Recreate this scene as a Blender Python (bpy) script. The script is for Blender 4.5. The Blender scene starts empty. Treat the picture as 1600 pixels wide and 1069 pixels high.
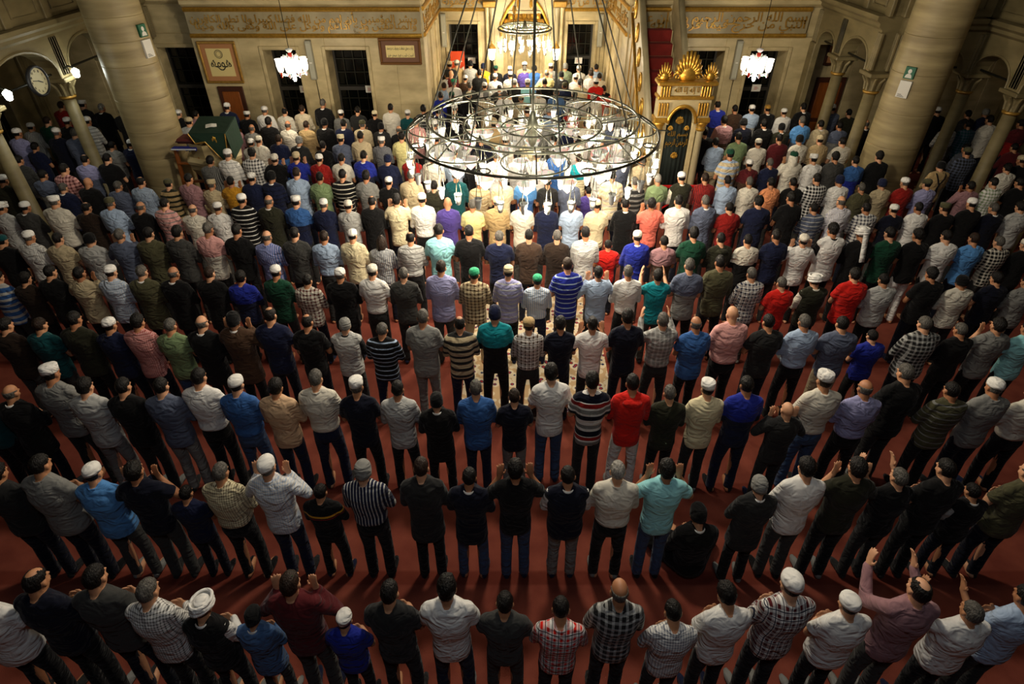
import bpy, bmesh, math, random
from mathutils import Vector, Matrix
random.seed(7)
R = math.radians
scene = bpy.context.scene
COL = scene.collection

# ------------------------------------------------------------------ camera, world, lights, exposure
F_PX, PITCH, CAM_H, CX, CY = 939.0, R(37.2), 6.1, 800.0, 534.5
cam_d = bpy.data.cameras.new('camera')
cam_d.sensor_width = 36.0
cam_d.lens = F_PX / 1600.0 * 36.0
cam = bpy.data.objects.new('camera', cam_d)
cam.location = (0, 0, CAM_H)
cam.rotation_euler = (math.pi / 2 - PITCH, 0, 0)
COL.objects.link(cam)
scene.camera = cam
cam_d.clip_start = 0.05
scene.view_settings.view_transform = 'Standard'
scene.view_settings.look = 'None'
scene.view_settings.exposure = 1.4
scene.view_settings.gamma = 1.0
scene.view_settings.use_curve_mapping = False
world = bpy.data.worlds.new('world')
scene.world = world
world.use_nodes = True
world.node_tree.nodes['Background'].inputs[0].default_value = (1.0, 0.86, 0.62, 1)
world.node_tree.nodes['Background'].inputs[1].default_value = 0.003
scene.cycles.max_bounces = 5
scene.cycles.diffuse_bounces = 3
scene.cycles.sample_clamp_indirect = 3.0
scene.cycles.caustics_reflective = False
scene.cycles.caustics_refractive = False

def lamp_light(name, loc, power, color, radius=0.08, parent=None):
    d = bpy.data.lights.new(name, 'POINT')
    d.energy = power; d.color = color; d.shadow_soft_size = radius
    o = bpy.data.objects.new(name, d); COL.objects.link(o); o.location = loc
    if parent: o.parent = parent
    return o
# unseen point lights added above the frame, for overhead light on heads and backs
for (x, y, z, p, rad) in ((0.3, 7.2, 7.4, 360, 0.35), (0.3, 4.4, 8.2, 60, 0.4), (-3.6, 5.4, 8.2, 38, 0.4), (4.2, 5.4, 8.2, 38, 0.4),
                          (0.2, 0.2, 7.8, 72, 0.4)):
    lamp_light('added_overhead_light', (x, y, z), p, (1.0, 0.88, 0.70) if y > 3 else (0.80, 0.88, 1.0), rad)

# ------------------------------------------------------------------ picture helpers: pixel of the photograph -> point
def ray(x, y):
    a = (x - CX) / F_PX; b = -(y - CY) / F_PX
    return (a, math.cos(PITCH) + b * math.sin(PITCH), -math.sin(PITCH) + b * math.cos(PITCH))
def at_z(x, y, z):
    d = ray(x, y); t = (z - CAM_H) / d[2]; return Vector((d[0] * t, d[1] * t, z))
def at_y(x, y, Y):
    d = ray(x, y); t = Y / d[1]; return Vector((d[0] * t, Y, CAM_H + d[2] * t))

# ------------------------------------------------------------------ materials
def lin(c):
    def f(u):
        u /= 255.0
        return u / 12.92 if u <= 0.04045 else ((u + 0.055) / 1.055) ** 2.4
    return (f(c[0]), f(c[1]), f(c[2]), 1.0)
MATS = {}
def nt(m):
    m.use_nodes = True
    t = m.node_tree
    return t, t.nodes, t.links, t.nodes['Principled BSDF']
def mat(name, rgb, rough=0.6, metal=0.0, bump=0.0, bscale=30.0, var=0.0, vscale=4.0, stretch=(1, 1, 1), emit=0.0, emit_rgb=None, spec=0.5, trans=0.0):
    if name in MATS: return MATS[name]
    m = bpy.data.materials.new(name); MATS[name] = m
    t, N, L, P = nt(m)
    P.inputs['Base Color'].default_value = lin(rgb)
    P.inputs['Roughness'].default_value = rough
    P.inputs['Metallic'].default_value = metal
    P.inputs['Specular IOR Level'].default_value = spec
    if trans: P.inputs['Transmission Weight'].default_value = trans
    if emit:
        P.inputs['Emission Color'].default_value = lin(emit_rgb or rgb)
        P.inputs['Emission Strength'].default_value = emit
    if var or bump:
        tc = N.new('ShaderNodeTexCoord'); mp = N.new('ShaderNodeMapping')
        mp.inputs['Scale'].default_value = stretch
        L.new(tc.outputs['Object'], mp.inputs['Vector'])
    if var:
        n = N.new('ShaderNodeTexNoise'); n.inputs['Scale'].default_value = vscale; n.inputs['Detail'].default_value = 5
        L.new(mp.outputs[0], n.inputs['Vector'])
        mx = N.new('ShaderNodeMixRGB'); mx.blend_type = 'MULTIPLY'; mx.inputs[0].default_value = 1.0
        cr = N.new('ShaderNodeValToRGB')
        cr.color_ramp.elements[0].position = 0.3; cr.color_ramp.elements[1].position = 0.72
        k = 1.0 - var
        cr.color_ramp.elements[0].color = (k, k * 0.97, k * 0.92, 1); cr.color_ramp.elements[1].color = (1, 1, 1, 1)
        L.new(n.outputs[0], cr.inputs[0]); mx.inputs[1].default_value = lin(rgb)
        L.new(cr.outputs[0], mx.inputs[2]); L.new(mx.outputs[0], P.inputs['Base Color'])
    if bump:
        n2 = N.new('ShaderNodeTexNoise'); n2.inputs['Scale'].default_value = bscale; n2.inputs['Detail'].default_value = 3
        L.new(mp.outputs[0], n2.inputs['Vector'])
        b = N.new('ShaderNodeBump'); b.inputs['Strength'].default_value = bump; b.inputs['Distance'].default_value = 0.02
        L.new(n2.outputs[0], b.inputs['Height']); L.new(b.outputs[0], P.inputs['Normal'])
    return m
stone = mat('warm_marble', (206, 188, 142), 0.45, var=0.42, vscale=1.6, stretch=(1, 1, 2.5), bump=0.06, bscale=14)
shaded_arcade_stone = mat('shaded_arcade_marble', (134, 121, 84), 0.55, var=0.45, vscale=1.4, stretch=(1, 1, 3), bump=0.06, bscale=12)  # marble with the dimness of the side aisles put into its colour
stone_side = mat('side_marble', (176, 159, 116), 0.5, var=0.42, vscale=1.1, stretch=(1, 1, 8), bump=0.06, bscale=12)
stone_grey = mat('grey_marble', (168, 156, 122), 0.45, var=0.4, vscale=2.2, stretch=(1, 1, 0.5))
gold = mat('gilding', (226, 176, 74), 0.3, 0.75, bump=0.1, bscale=60, var=0.3, vscale=20)
gold_soft = mat('worn_gilding', (186, 144, 66), 0.4, 0.5, bump=0.12, bscale=50, var=0.35, vscale=14)
window_wood = mat('window_wood', (40, 37, 32), 0.5)
iron = mat('dark_iron', (58, 58, 50), 0.42, 0.8, var=0.3, vscale=30)
iron_grey = mat('silvered_iron', (104, 106, 92), 0.4, 0.6, var=0.3, vscale=25)
dark_glass = mat('night_glass', (6, 8, 7), 0.12, spec=0.4)
dark_wood = mat('dark_wood', (70, 34, 14), 0.5, var=0.4, vscale=6, stretch=(6, 6, 1))
wood = mat('honey_wood', (140, 76, 26), 0.45, var=0.35, vscale=6, stretch=(6, 6, 1))
grey_paint = mat('grey_paint', (150, 148, 132), 0.5)
paper = mat('white_paper', (225, 222, 212), 0.8)
black_ink = mat('black_ink', (14, 13, 16), 0.6)
sign_green = mat('sign_green', (10, 92, 62), 0.5)
red_paint = mat('red_paint', (200, 22, 22), 0.45)
red_carpet = mat('stair_carpet', (124, 28, 20), 0.95, var=0.25, vscale=8, bump=0.2, bscale=120)
bulb_hot = mat('bulb_glow', (255, 240, 215), 0.3, emit=55.0, emit_rgb=(255, 236, 205))
bulb_cool = mat('bulb_glow_white', (255, 250, 240), 0.3, emit=22.0, emit_rgb=(255, 244, 225))
frosted = mat('frosted_glass', (235, 238, 240), 0.25, spec=0.6)
MATS['frosted_glass'].node_tree.nodes['Principled BSDF'].inputs['Subsurface Weight'].default_value = 0.3
clear = mat('clear_glass', (235, 238, 236), 0.2, trans=0.45)

# ------------------------------------------------------------------ mesh helpers
class MB:
    """collects vertices and faces of ONE mesh"""
    def __init__(s): s.v = []; s.f = []
    def add(s, vs, fs):
        o = len(s.v); s.v += [tuple(p) for p in vs]; s.f += [tuple(i + o for i in f) for f in fs]; return s
    def box(s, a, b, M=None):
        x0, y0, z0 = a; x1, y1, z1 = b
        vs = [Vector(p) for p in ((x0, y0, z0), (x1, y0, z0), (x1, y1, z0), (x0, y1, z0), (x0, y0, z1), (x1, y0, z1), (x1, y1, z1), (x0, y1, z1))]
        if M: vs = [M @ p for p in vs]
        return s.add(vs, ((0, 3, 2, 1), (4, 5, 6, 7), (0, 1, 5, 4), (1, 2, 6, 5), (2, 3, 7, 6), (3, 0, 4, 7)))
    def bbox(s, a, b, c=0.01, M=None):
        """box with chamfered edges"""
        bm = bmesh.new(); bmesh.ops.create_cube(bm, size=1)
        for v in bm.verts:
            v.co = Vector([(a[i] + b[i]) / 2 + v.co[i] * (b[i] - a[i]) for i in range(3)])
        bmesh.ops.bevel(bm, geom=bm.edges[:], offset=c, segments=1, affect='EDGES')
        bm.verts.index_update()
        s.add([(M @ v.co if M else v.co.copy()) for v in bm.verts], [[v.index for v in f.verts] for f in bm.faces]); bm.free(); return s
    def rings(s, rings, close=True, cap=True):
        n = len(rings[0]); vs = [p for r in rings for p in r]; fs = []
        for i in range(len(rings) - 1):
            for j in range(n if close else n - 1):
                k = (j + 1) % n
                fs.append((i * n + j, i * n + k, (i + 1) * n + k, (i + 1) * n + j))
        if cap and close:
            fs.append(tuple(range(n - 1, -1, -1))); fs.append(tuple((len(rings) - 1) * n + j for j in range(n)))
        return s.add(vs, fs)
    def lathe(s, prof, c=(0, 0, 0), seg=20, sx=1.0, sy=1.0, M=None, cap=True):
        rs = []
        for r, z in prof:
            rs.append([Vector((c[0] + r * sx * math.cos(2 * math.pi * k / seg), c[1] + r * sy * math.sin(2 * math.pi * k / seg), c[2] + z)) for k in range(seg)])
        if M: rs = [[M @ p for p in r] for r in rs]
        return s.rings(rs, cap=cap)
    def tube(s, pts, rad, seg=8, closed=False):
        pts = [Vector(p) for p in pts]; n = len(pts); rs = []
        rads = rad if isinstance(rad, (list, tuple)) else [rad] * n
        prev = None
        for i, p in enumerate(pts):
            if closed: t = pts[(i + 1) % n] - pts[i - 1]
            else: t = pts[min(i + 1, n - 1)] - pts[max(i - 1, 0)]
            t.normalize()
            u = prev if prev is not None else (Vector((0, 0, 1)) if abs(t.z) < 0.9 else Vector((1, 0, 0)))
            u = (u - t * u.dot(t))
            if u.length < 1e-5: u = t.orthogonal()
            u.normalize(); prev = u; w = t.cross(u)
            rs.append([p + (u * math.cos(2 * math.pi * k / seg) + w * math.sin(2 * math.pi * k / seg)) * rads[i] for k in range(seg)])
        if closed: rs.append(rs[0]); return s.rings(rs, cap=False)
        return s.rings(rs)
    def ring(s, c, r, rad, seg=48, tseg=6, ry=None):
        return s.tube([(c[0] + r * math.cos(2 * math.pi * k / seg), c[1] + (ry or r) * math.sin(2 * math.pi * k / seg), c[2]) for k in range(seg)], rad, tseg, True)
    def ell(s, c, r, seg=12, rg=8, M=None):
        rs = []
        for i in range(rg + 1):
            a = -math.pi / 2 + math.pi * i / rg; cr = max(math.cos(a), 0.02)
            rs.append([Vector((c[0] + r[0] * cr * math.cos(2 * math.pi * k / seg), c[1] + r[1] * cr * math.sin(2 * math.pi * k / seg), c[2] + r[2] * math.sin(a))) for k in range(seg)])
        if M: rs = [[M @ p for p in q] for q in rs]
        return s.rings(rs)
    def prism(s, poly, d0, d1, M=None, axis='y'):
        """polygon (x, z) pushed from d0 to d1 along y (or (y, z) along x)"""
        n = len(poly)
        f = (lambda p, d: Vector((p[0], d, p[1]))) if axis == 'y' else (lambda p, d: Vector((d, p[0], p[1])))
        vs = [f(p, d0) for p in poly] + [f(p, d1) for p in poly]
        if M: vs = [M @ v for v in vs]
        fs = [tuple(range(n)), tuple(range(2 * n - 1, n - 1, -1))] + [(i, (i + 1) % n, n + (i + 1) % n, n + i)[::-1] for i in range(n)]
        return s.add(vs, fs)
    def mesh(s, name, smooth=False):
        me = bpy.data.meshes.new(name); me.from_pydata(s.v, [], s.f)
        bm = bmesh.new(); bm.from_mesh(me); bmesh.ops.recalc_face_normals(bm, faces=bm.faces[:]); bm.to_mesh(me); bm.free()
        if smooth: me.polygons.foreach_set('use_smooth', [True] * len(me.polygons))
        me.update(); return me
    def build(s, name, material, parent=None, smooth=False, loc=None):
        me = s.mesh(name, smooth)
        if material: me.materials.append(material)
        return obj(name, me, parent, loc)
def obj(name, me, parent=None, loc=None):
    o = bpy.data.objects.new(name, me); COL.objects.link(o)
    if parent: o.parent = parent
    if loc is not None: o.location = loc
    return o
def tag(o, label=None, cat=None, group=None, kind=None):
    if label: o['label'] = label
    if cat: o['category'] = cat
    if group: o['group'] = group
    if kind: o['kind'] = kind
    return o
def thing(name, label, cat, loc=(0, 0, 0), rz=0.0, group=None):
    o = bpy.data.objects.new(name, None); COL.objects.link(o); o.location = loc; o.rotation_euler = (0, 0, rz)
    o.empty_display_size = 0.2
    return tag(o, label, cat, group)
def copy_tree(o, parent=None):
    c = o.copy(); COL.objects.link(c); c.parent = parent
    for ch in list(o.children): copy_tree(ch, c)
    return c
def copy_part(o, parent, loc):
    c = o.copy(); COL.objects.link(c); c.parent = parent; c.location = loc; return c

# Arabic lettering: joined letter forms, drawn right to left with real letter outlines
AR = {}
for base, forms in ((0x0627, 0xFE8D), (0x0622, 0xFE81), (0x0623, 0xFE83), (0x0625, 0xFE87), (0x062F, 0xFEA9), (0x0630, 0xFEAB), (0x0631, 0xFEAD), (0x0632, 0xFEAF), (0x0648, 0xFEED), (0x0629, 0xFE93), (0x0649, 0xFEEF)):
    AR[chr(base)] = (forms, 2)
for base, forms in ((0x0628, 0xFE8F), (0x062A, 0xFE95), (0x062B, 0xFE99), (0x062C, 0xFE9D), (0x062D, 0xFEA1), (0x062E, 0xFEA5), (0x0633, 0xFEB1), (0x0634, 0xFEB5), (0x0635, 0xFEB9), (0x0636, 0xFEBD), (0x0637, 0xFEC1), (0x0638, 0xFEC5), (0x0639, 0xFEC9), (0x063A, 0xFECD), (0x0641, 0xFED1), (0x0642, 0xFED5), (0x0643, 0xFED9), (0x0644, 0xFEDD), (0x0645, 0xFEE1), (0x0646, 0xFEE5), (0x0647, 0xFEE9), (0x064A, 0xFEF1)):
    AR[chr(base)] = (forms, 4)
def shape_ar(txt):
    out = []
    for i, ch in enumerate(txt):
        if ch not in AR: out.append(ch); continue
        f, n = AR[ch]
        pv = txt[i - 1] if i else ' '; nx = txt[i + 1] if i + 1 < len(txt) else ' '
        jp = pv in AR and AR[pv][1] == 4; jn = nx in AR and n == 4
        out.append(chr(f + (0 if not jp and not jn else 1 if jp and not jn else 2 if jn and not jp else 3)))
    return ''.join(reversed(out))
def lettering(name, txt, material, parent, width, height, M, depth=0.01, arabic=True, res=2, bold=0.0):
    c = bpy.data.curves.new(name, 'FONT'); c.body = shape_ar(txt) if arabic else txt
    c.resolution_u = res; c.extrude = 0.02; c.offset = bold
    t = bpy.data.objects.new(name, c); COL.objects.link(t)
    dg = bpy.context.evaluated_depsgraph_get()
    me = bpy.data.meshes.new_from_object(t.evaluated_get(dg))
    bpy.data.objects.remove(t); bpy.data.curves.remove(c)
    xs = [v.co.x for v in me.vertices]; ys = [v.co.y for v in me.vertices]
    if not xs: return None
    x0, x1, y0, y1 = min(xs), max(xs), min(ys), max(ys)
    for v in me.vertices:
        v.co = M @ Vector(((v.co.x - (x0 + x1) / 2) / (x1 - x0) * width, -depth if v.co.z > 0 else 0.0, (v.co.y - (y0 + y1) / 2) / (y1 - y0) * height))
    me.materials.clear(); me.materials.append(material)
    return obj(name, me, parent)
T = Matrix.Translation
def RZ(a): return Matrix.Rotation(a, 4, 'Z')
def RX(a): return Matrix.Rotation(a, 4, 'X')
def RY(a): return Matrix.Rotation(a, 4, 'Y')
# ================================================================== the setting
AX = 0.36                 # axis of the hall
WY, AY = 16.6, 20.6       # qibla wall, back of the apse
AL, AR_ = -2.22, 2.90     # sides of the apse
def carpet_mat():
    m = bpy.data.materials.new('red_carpet_pile'); t, N, L, P = nt(m)
    tc = N.new('ShaderNodeTexCoord')
    n = N.new('ShaderNodeTexNoise'); n.inputs['Scale'].default_value = 3.0; n.inputs['Detail'].default_value = 8
    L.new(tc.outputs['Object'], n.inputs['Vector'])
    cr = N.new('ShaderNodeValToRGB'); e = cr.color_ramp.elements
    e[0].position = 0.3; e[0].color = lin((108, 52, 42)); e[1].position = 0.7; e[1].color = lin((134, 70, 55))
    L.new(n.outputs[0], cr.inputs[0])
    w = N.new('ShaderNodeTexWave'); w.bands_direction = 'Y'; w.inputs['Scale'].default_value = 0.2535; w.inputs['Distortion'].default_value = 0.0
    L.new(tc.outputs['Object'], w.inputs['Vector'])
    c2 = N.new('ShaderNodeValToRGB'); c2.color_ramp.elements[0].position = 0.03; c2.color_ramp.elements[0].color = (0.72, 0.62, 0.6, 1); c2.color_ramp.elements[1].position = 0.06; c2.color_ramp.elements[1].color = (1, 1, 1, 1)
    L.new(w.outputs[0], c2.inputs[0])
    mx = N.new('ShaderNodeMixRGB'); mx.blend_type = 'MULTIPLY'; mx.inputs[0].default_value = 1
    L.new(cr.outputs[0], mx.inputs[1]); L.new(c2.outputs[0], mx.inputs[2]); L.new(mx.outputs[0], P.inputs['Base Color'])
    P.inputs['Roughness'].default_value = 1.0; P.inputs['Specular IOR Level'].default_value = 0.1
    n2 = N.new('ShaderNodeTexNoise'); n2.inputs['Scale'].default_value = 160
    L.new(tc.outputs['Object'], n2.inputs['Vector'])
    b = N.new('ShaderNodeBump'); b.inputs['Strength'].default_value = 0.35; b.inputs['Distance'].default_value = 0.01
    L.new(n2.outputs[0], b.inputs['Height']); L.new(b.outputs[0], P.inputs['Normal'])
    return m
tag(MB().box((-14, -3, -0.12), (14, 21.4, 0)).build('floor', carpet_mat()), kind='structure')
def rug_mat():
    m = bpy.data.materials.new('ivory_rug'); t, N, L, P = nt(m)
    tc = N.new('ShaderNodeTexCoord'); v = N.new('ShaderNodeTexVoronoi'); v.inputs['Scale'].default_value = 9; v.feature = 'F1'
    L.new(tc.outputs['Object'], v.inputs['Vector'])
    cr = N.new('ShaderNodeValToRGB'); cr.color_ramp.interpolation = 'CONSTANT'; el = cr.color_ramp.elements
    el[0].position = 0; el[0].color = lin((150, 40, 30)); el[1].position = 0.2; el[1].color = lin((36, 46, 80))
    e = el.new(0.3); e.color = lin((205, 190, 160)); e = el.new(0.62); e.color = lin((180, 150, 110))
    L.new(v.outputs['Distance'], cr.inputs[0]); L.new(cr.outputs[0], P.inputs['Base Color']); P.inputs['Roughness'].default_value = 1
    return m
rug = MB().box((-0.75, 6.3, 0.0), (1.5, 9.6, 0.012)).build('prayer_rug', rug_mat())
tag(rug, 'ivory patterned rug on the red carpet under the middle rows', 'rug')

def grille_window(name, x0, x1, z0, z1, y, depth=0.7, nx=4, nz=7):
    """window of dark night glass behind an iron grille, deep in its reveal"""
    root = thing(name, None, None, ((x0 + x1) / 2, y, z0)); tag(root, kind='structure')
    w = x1 - x0; h = z1 - z0
    MB().box((-w / 2, depth - 0.02, 0), (w / 2, depth, h)).build('pane', dark_glass, root)
    for k in range(1, nx):
        x = -w / 2 + w * k / nx
        MB().tube([(x, depth - 0.06, 0), (x, depth - 0.06, h)], 0.014, 6).build('grille_bar', iron, root)
    for k in range(1, nz):
        z = h * k / nz
        MB().tube([(-w / 2, depth - 0.06, z), (w / 2, depth - 0.06, z)], 0.014, 6).build('grille_bar', iron, root)
    m = MB()
    for a, b in (((-w / 2, depth - 0.1, 0), (-w / 2 + 0.05, depth - 0.02, h)), ((w / 2 - 0.05, depth - 0.1, 0), (w / 2, depth - 0.02, h)), ((-w / 2 + 0.05, depth - 0.1, h - 0.05), (w / 2 - 0.05, depth - 0.02, h)), ((-w / 2 + 0.05, depth - 0.1, h * 0.52), (w / 2 - 0.05, depth - 0.03, h * 0.56))):
        m.box(a, b)
    m.build('window_frame', window_wood, root)
    m = MB(); f = 0.09
    for a, b in (((-w / 2 - f, -0.035, 0), (-w / 2, 0.02, h + f)), ((w / 2, -0.035, 0), (w / 2 + f, 0.02, h + f)), ((-w / 2, -0.035, h), (w / 2, 0.02, h + f))):
        m.bbox(a, b, 0.012)
    m.build('window_surround', stone, root)
    return root

FR0, FR1 = 3.13, 3.70
def frieze(wall, M, width, text_a, text_b):
    """inscription band: recessed stone panel, gilt mouldings, raised gilt letters in two rows"""
    MB().bbox((-width / 2, -0.03, FR0), (width / 2, 0.05, FR1), 0.005, M).build('inscription_panel', stone_grey, wall)
    for z in (FR0 - 0.04, FR1 - 0.03):
        MB().tube([M @ Vector((-width / 2, -0.035, z + 0.03)), M @ Vector((width / 2, -0.035, z + 0.03))], 0.05, 8).build('gilt_moulding', gold, wall)
    h = FR1 - FR0 - 0.14
    lettering('raised_letters', text_a, gold_soft, wall, width * 0.97, h * 0.74, M @ T((0, -0.03, FR0 + 0.07 + h * 0.66)), 0.022, bold=0.012)
    lettering('raised_letters', text_b, gold_soft, wall, width * 0.95, h * 0.70, M @ T((0.03, -0.03, FR0 + 0.07 + h * 0.30)), 0.022, bold=0.012)

def wall_run(name, x0, x1, y, wins, thick=0.85, top=6.5, slabs=True):
    """marble wall along x with window openings; slabs are separate panels"""
    root = thing(name, None, None, (0, 0, 0)); tag(root, kind='structure')
    edges = [x0] + [e for w in wins for e in (w[0], w[1])] + [x1]
    for i in range(0, len(edges), 2):
        a, b = edges[i], edges[i + 1]
        n = max(1, round((b - a) / 0.62))
        for k in range(n):
            for (z0, z1) in ((0, 1.45), (1.45, FR0 - 0.05)):
                MB().bbox((a + (b - a) * k / n, y + (0.006 if k % 2 else 0), z0), (a + (b - a) * (k + 1) / n, y + thick, z1), 0.008).build('marble_slab', stone, root)
    for w in wins:
        MB().bbox((w[0], y + 0.004, w[3]), (w[1], y + thick, FR0 - 0.05), 0.006).build('lintel_slab', stone, root)
        MB().bbox((w[0], y + 0.01, 0), (w[1], y + thick, w[2]), 0.006).build('sill_slab', stone, root)
    MB().box((x0, y + 0.05, FR0 - 0.05), (x1, y + thick, top)).build('upper_wall', stone, root)
    m = MB(); 
    m.prism([(y - 0.0, FR1 + 0.05), (y - 0.10, FR1 + 0.12), (y - 0.10, FR1 + 0.2), (y - 0.16, FR1 + 0.26), (y - 0.16, FR1 + 0.34), (y + 0.1, FR1 + 0.34), (y + 0.1, FR1 + 0.05)], x0, x1, axis='x')
    m.build('cornice', stone, root)
    return root
W_L = [(-6.32, -5.48, 0.45, 2.79), (-4.73, -3.70, 0.45, 2.79)]
W_R = [(4.42, 5.40, 0.45, 2.77), (6.06, 7.0, 0.45, 2.77)]
wl = wall_run('wall_back_left', -8.05, AL, WY, W_L)
wr = wall_run('wall_back_right', AR_, 7.65, WY, W_R)
frieze(wl, T(((-8.05 + AL) / 2, WY, 0)), AL + 8.05 - 0.06, '\u0648\u0628\u0634\u0631 \u0627\u0644\u0645\u0624\u0645\u0646\u064a\u0646 \u0628\u0623\u0646 \u0644\u0647\u0645 \u0645\u0646 \u0627\u0644\u0644\u0647 \u0641\u0636\u0644\u0627 \u0643\u0628\u064a\u0631\u0627 \u0648\u0644\u0627 \u062a\u0637\u0639 \u0627\u0644\u0643\u0627\u0641\u0631\u064a\u0646', '\u0648\u0627\u0644\u0645\u0646\u0627\u0641\u0642\u064a\u0646 \u0648\u062f\u0639 \u0623\u0630\u0627\u0647\u0645 \u0648\u062a\u0648\u0643\u0644 \u0639\u0644\u0649 \u0627\u0644\u0644\u0647 \u0648\u0643\u0641\u0649 \u0628\u0627\u0644\u0644\u0647 \u0648\u0643\u064a\u0644\u0627')
frieze(wr, T(((7.35 + AR_) / 2, WY, 0)), 7.35 - AR_ - 0.06, '\u0628\u0633\u0645 \u0627\u0644\u0644\u0647 \u0627\u0644\u0631\u062d\u0645\u0646 \u0627\u0644\u0631\u062d\u064a\u0645 \u0645\u0627 \u0643\u0627\u0646 \u0639\u0644\u0649', '\u0627\u0644\u0646\u0628\u064a \u0645\u0646 \u062d\u0631\u062c \u0641\u064a\u0645\u0627 \u0641\u0631\u0636 \u0627\u0644\u0644\u0647 \u0644\u0647')
n_win = 0
for (a, b, c, d) in W_L + W_R:
    n_win += 1; grille_window('window_%d' % n_win, a, b, c, d, WY)
# far left and far right of the qibla wall, inside the side aisles
wfl = wall_run('wall_back_far_left', -12.7, -8.05, WY + 0.5, [(-9.25, -8.25, 0.45, 2.75)], 0.6)
grille_window('window_%d' % (n_win + 1), -9.25, -8.25, 0.45, 2.75, WY + 0.5, 0.5)
wfr = wall_run('wall_back_far_right', 7.65, 13.4, WY + 0.4, [(10.3, 11.3, 0.45, 2.75)], 0.6)
grille_window('window_%d' % (n_win + 2), 10.3, 11.3, 0.45, 2.75, WY + 0.4, 0.5)

# apse
wa = wall_run('wall_apse', AL, AR_, AY, [(-1.98, -1.06, 0.45, 2.72), (-0.32, 1.08, 0.0, 3.0), (1.72, 2.56, 0.45, 2.72)], 0.9)
for (a, b) in ((-1.98, -1.06), (1.72, 2.56)):
    n_win += 1; grille_window('window_%d' % (n_win + 2), a, b, 0.45, 2.72, AY, 0.6)
frieze(wa, T(((AL - 0.62) / 2, AY, 0)), -0.75 - AL, '\u0627\u0644\u0630\u064a\u0646 \u064a\u0628\u0644\u063a\u0648\u0646 \u0631\u0633\u0627\u0644\u0627\u062a', '\u0627\u0644\u0644\u0647 \u0648\u064a\u062e\u0634\u0648\u0646\u0647')
frieze(wa, T(((AR_ + 1.38) / 2, AY, 0)), AR_ - 1.5, '\u0633\u0646\u0629 \u0627\u0644\u0644\u0647 \u0641\u064a \u0627\u0644\u0630\u064a\u0646', '\u062e\u0644\u0648\u0627 \u0645\u0646 \u0642\u0628\u0644')
for side, X, ang in (('left', AL, math.pi / 2), ('right', AR_, -math.pi / 2)):
    root = thing('wall_apse_' + side, None, None); tag(root, kind='structure')
    s = -1 if side == 'left' else 1
    n = 6
    for k in range(n):
        y0 = WY + 0.86 + (AY - WY - 0.86) * k / n; y1 = WY + 0.86 + (AY - WY - 0.86) * (k + 1) / n
        for (z0, z1) in ((0, 1.6), (1.6, FR0 - 0.05)):
            a, b = sorted((X + s * (0.006 if k % 2 else 0.0), X + s * 0.5))
            MB().bbox((a, y0, z0), (b, y1, z1), 0.008).build('marble_slab', stone, root)
    a, b = sorted((X + s * 0.04, X + s * 0.5))
    MB().box((a, WY + 0.86, FR0 - 0.05), (b, AY, 6.5)).build('upper_wall', stone, root)
    for y in (17.9, 19.2):      # slim pilaster strips
        a, b = sorted((X - s * 0.05, X + s * 0.03))
        MB().bbox((a, y, 0), (b, y + 0.28, FR0 - 0.08), 0.015).build('pilaster', stone, root)
    frieze(root, T((X + s * 0.02, (WY + AY) / 2 + 0.05, 0)) @ RZ(ang), AY - WY - 0.1, '\u0648\u0643\u0627\u0646 \u0623\u0645\u0631 \u0627\u0644\u0644\u0647 \u0642\u062f\u0631\u0627', '\u0645\u0642\u062f\u0648\u0631\u0627 \u0627\u0644\u0630\u064a\u0646')

# mihrab: fluted niche, gilt stalactite hood, flanking columns
mx = 0.38; nr = 0.66
mih = thing('mihrab', 'tall fluted prayer niche with gilt stalactite hood in the apse wall', 'mihrab', (mx, AY, 0))
NP = 13
for k in range(NP):
    a0 = math.pi * k / NP; a1 = math.pi * (k + 1) / NP
    pts = []
    for t in range(5):
        a = a0 + (a1 - a0) * t / 4; r = nr - 0.03 * math.sin(math.pi * t / 4)
        pts.append((r * math.cos(a), r * math.sin(a)))
    out = [((nr + 0.04) * math.cos(a), (nr + 0.04) * math.sin(a)) for a in (a1, a0)]
    pg = pts + out
    m = MB(); m.add([(p[0], p[1], 0) for p in pg] + [(p[0], p[1], 2.5) for p in pg], [tuple(range(len(pg)))[::-1], tuple(range(len(pg), 2 * len(pg)))] + [(i, (i + 1) % len(pg), len(pg) + (i + 1) % len(pg), len(pg) + i) for i in range(len(pg))])
    m.build('niche_panel', stone, mih)
for tier in range(5):
    z = 2.5 + tier * 0.17; rr = nr - tier * 0.115; cells = 11 - tier
    for k in range(cells):
        a = math.pi * (k + 0.5) / cells
        c = (rr * math.cos(a), rr * math.sin(a) - 0.02, z)
        m = MB(); w = math.pi * rr / cells * 0.52
        m.lathe([(w * 0.2, -0.05), (w, 0.02), (w * 1.05, 0.1), (w * 0.75, 0.17), (w * 0.6, 0.19)], c, 8)
        m.build('stalactite_cell', gold_soft if (k + tier) % 2 else gold, mih)
hood = MB(); pr = []
for i in range(7):
    t = i / 6; pr.append(((nr + 0.06) * (1 - 0.92 * t), 2.5 + 1.0 * t))
hood.rings([[Vector((r * math.cos(math.pi * k / 14), r * math.sin(math.pi * k / 14) + 0.06, z)) for k in range(15)] for r, z in pr], close=False)
hood.build('hood', gold_soft, mih)
arch = [(-0.72, 2.4), (-0.72, 2.75), (-0.5, 3.15), (-0.2, 3.5), (0, 3.62), (0.2, 3.5), (0.5, 3.15), (0.72, 2.75), (0.72, 2.4)]
MB().tube([(p[0], -0.05, p[1]) for p in arch], 0.045, 8).build('gilt_arch', gold, mih)
MB().prism([(-0.92, 2.4), (-0.92, 4.4), (0.92, 4.4), (0.92, 2.4)] + [(p[0] * 0.97, p[1]) for p in arch[::-1]], -0.02, 0.12).build('spandrel', stone, mih)
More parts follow.
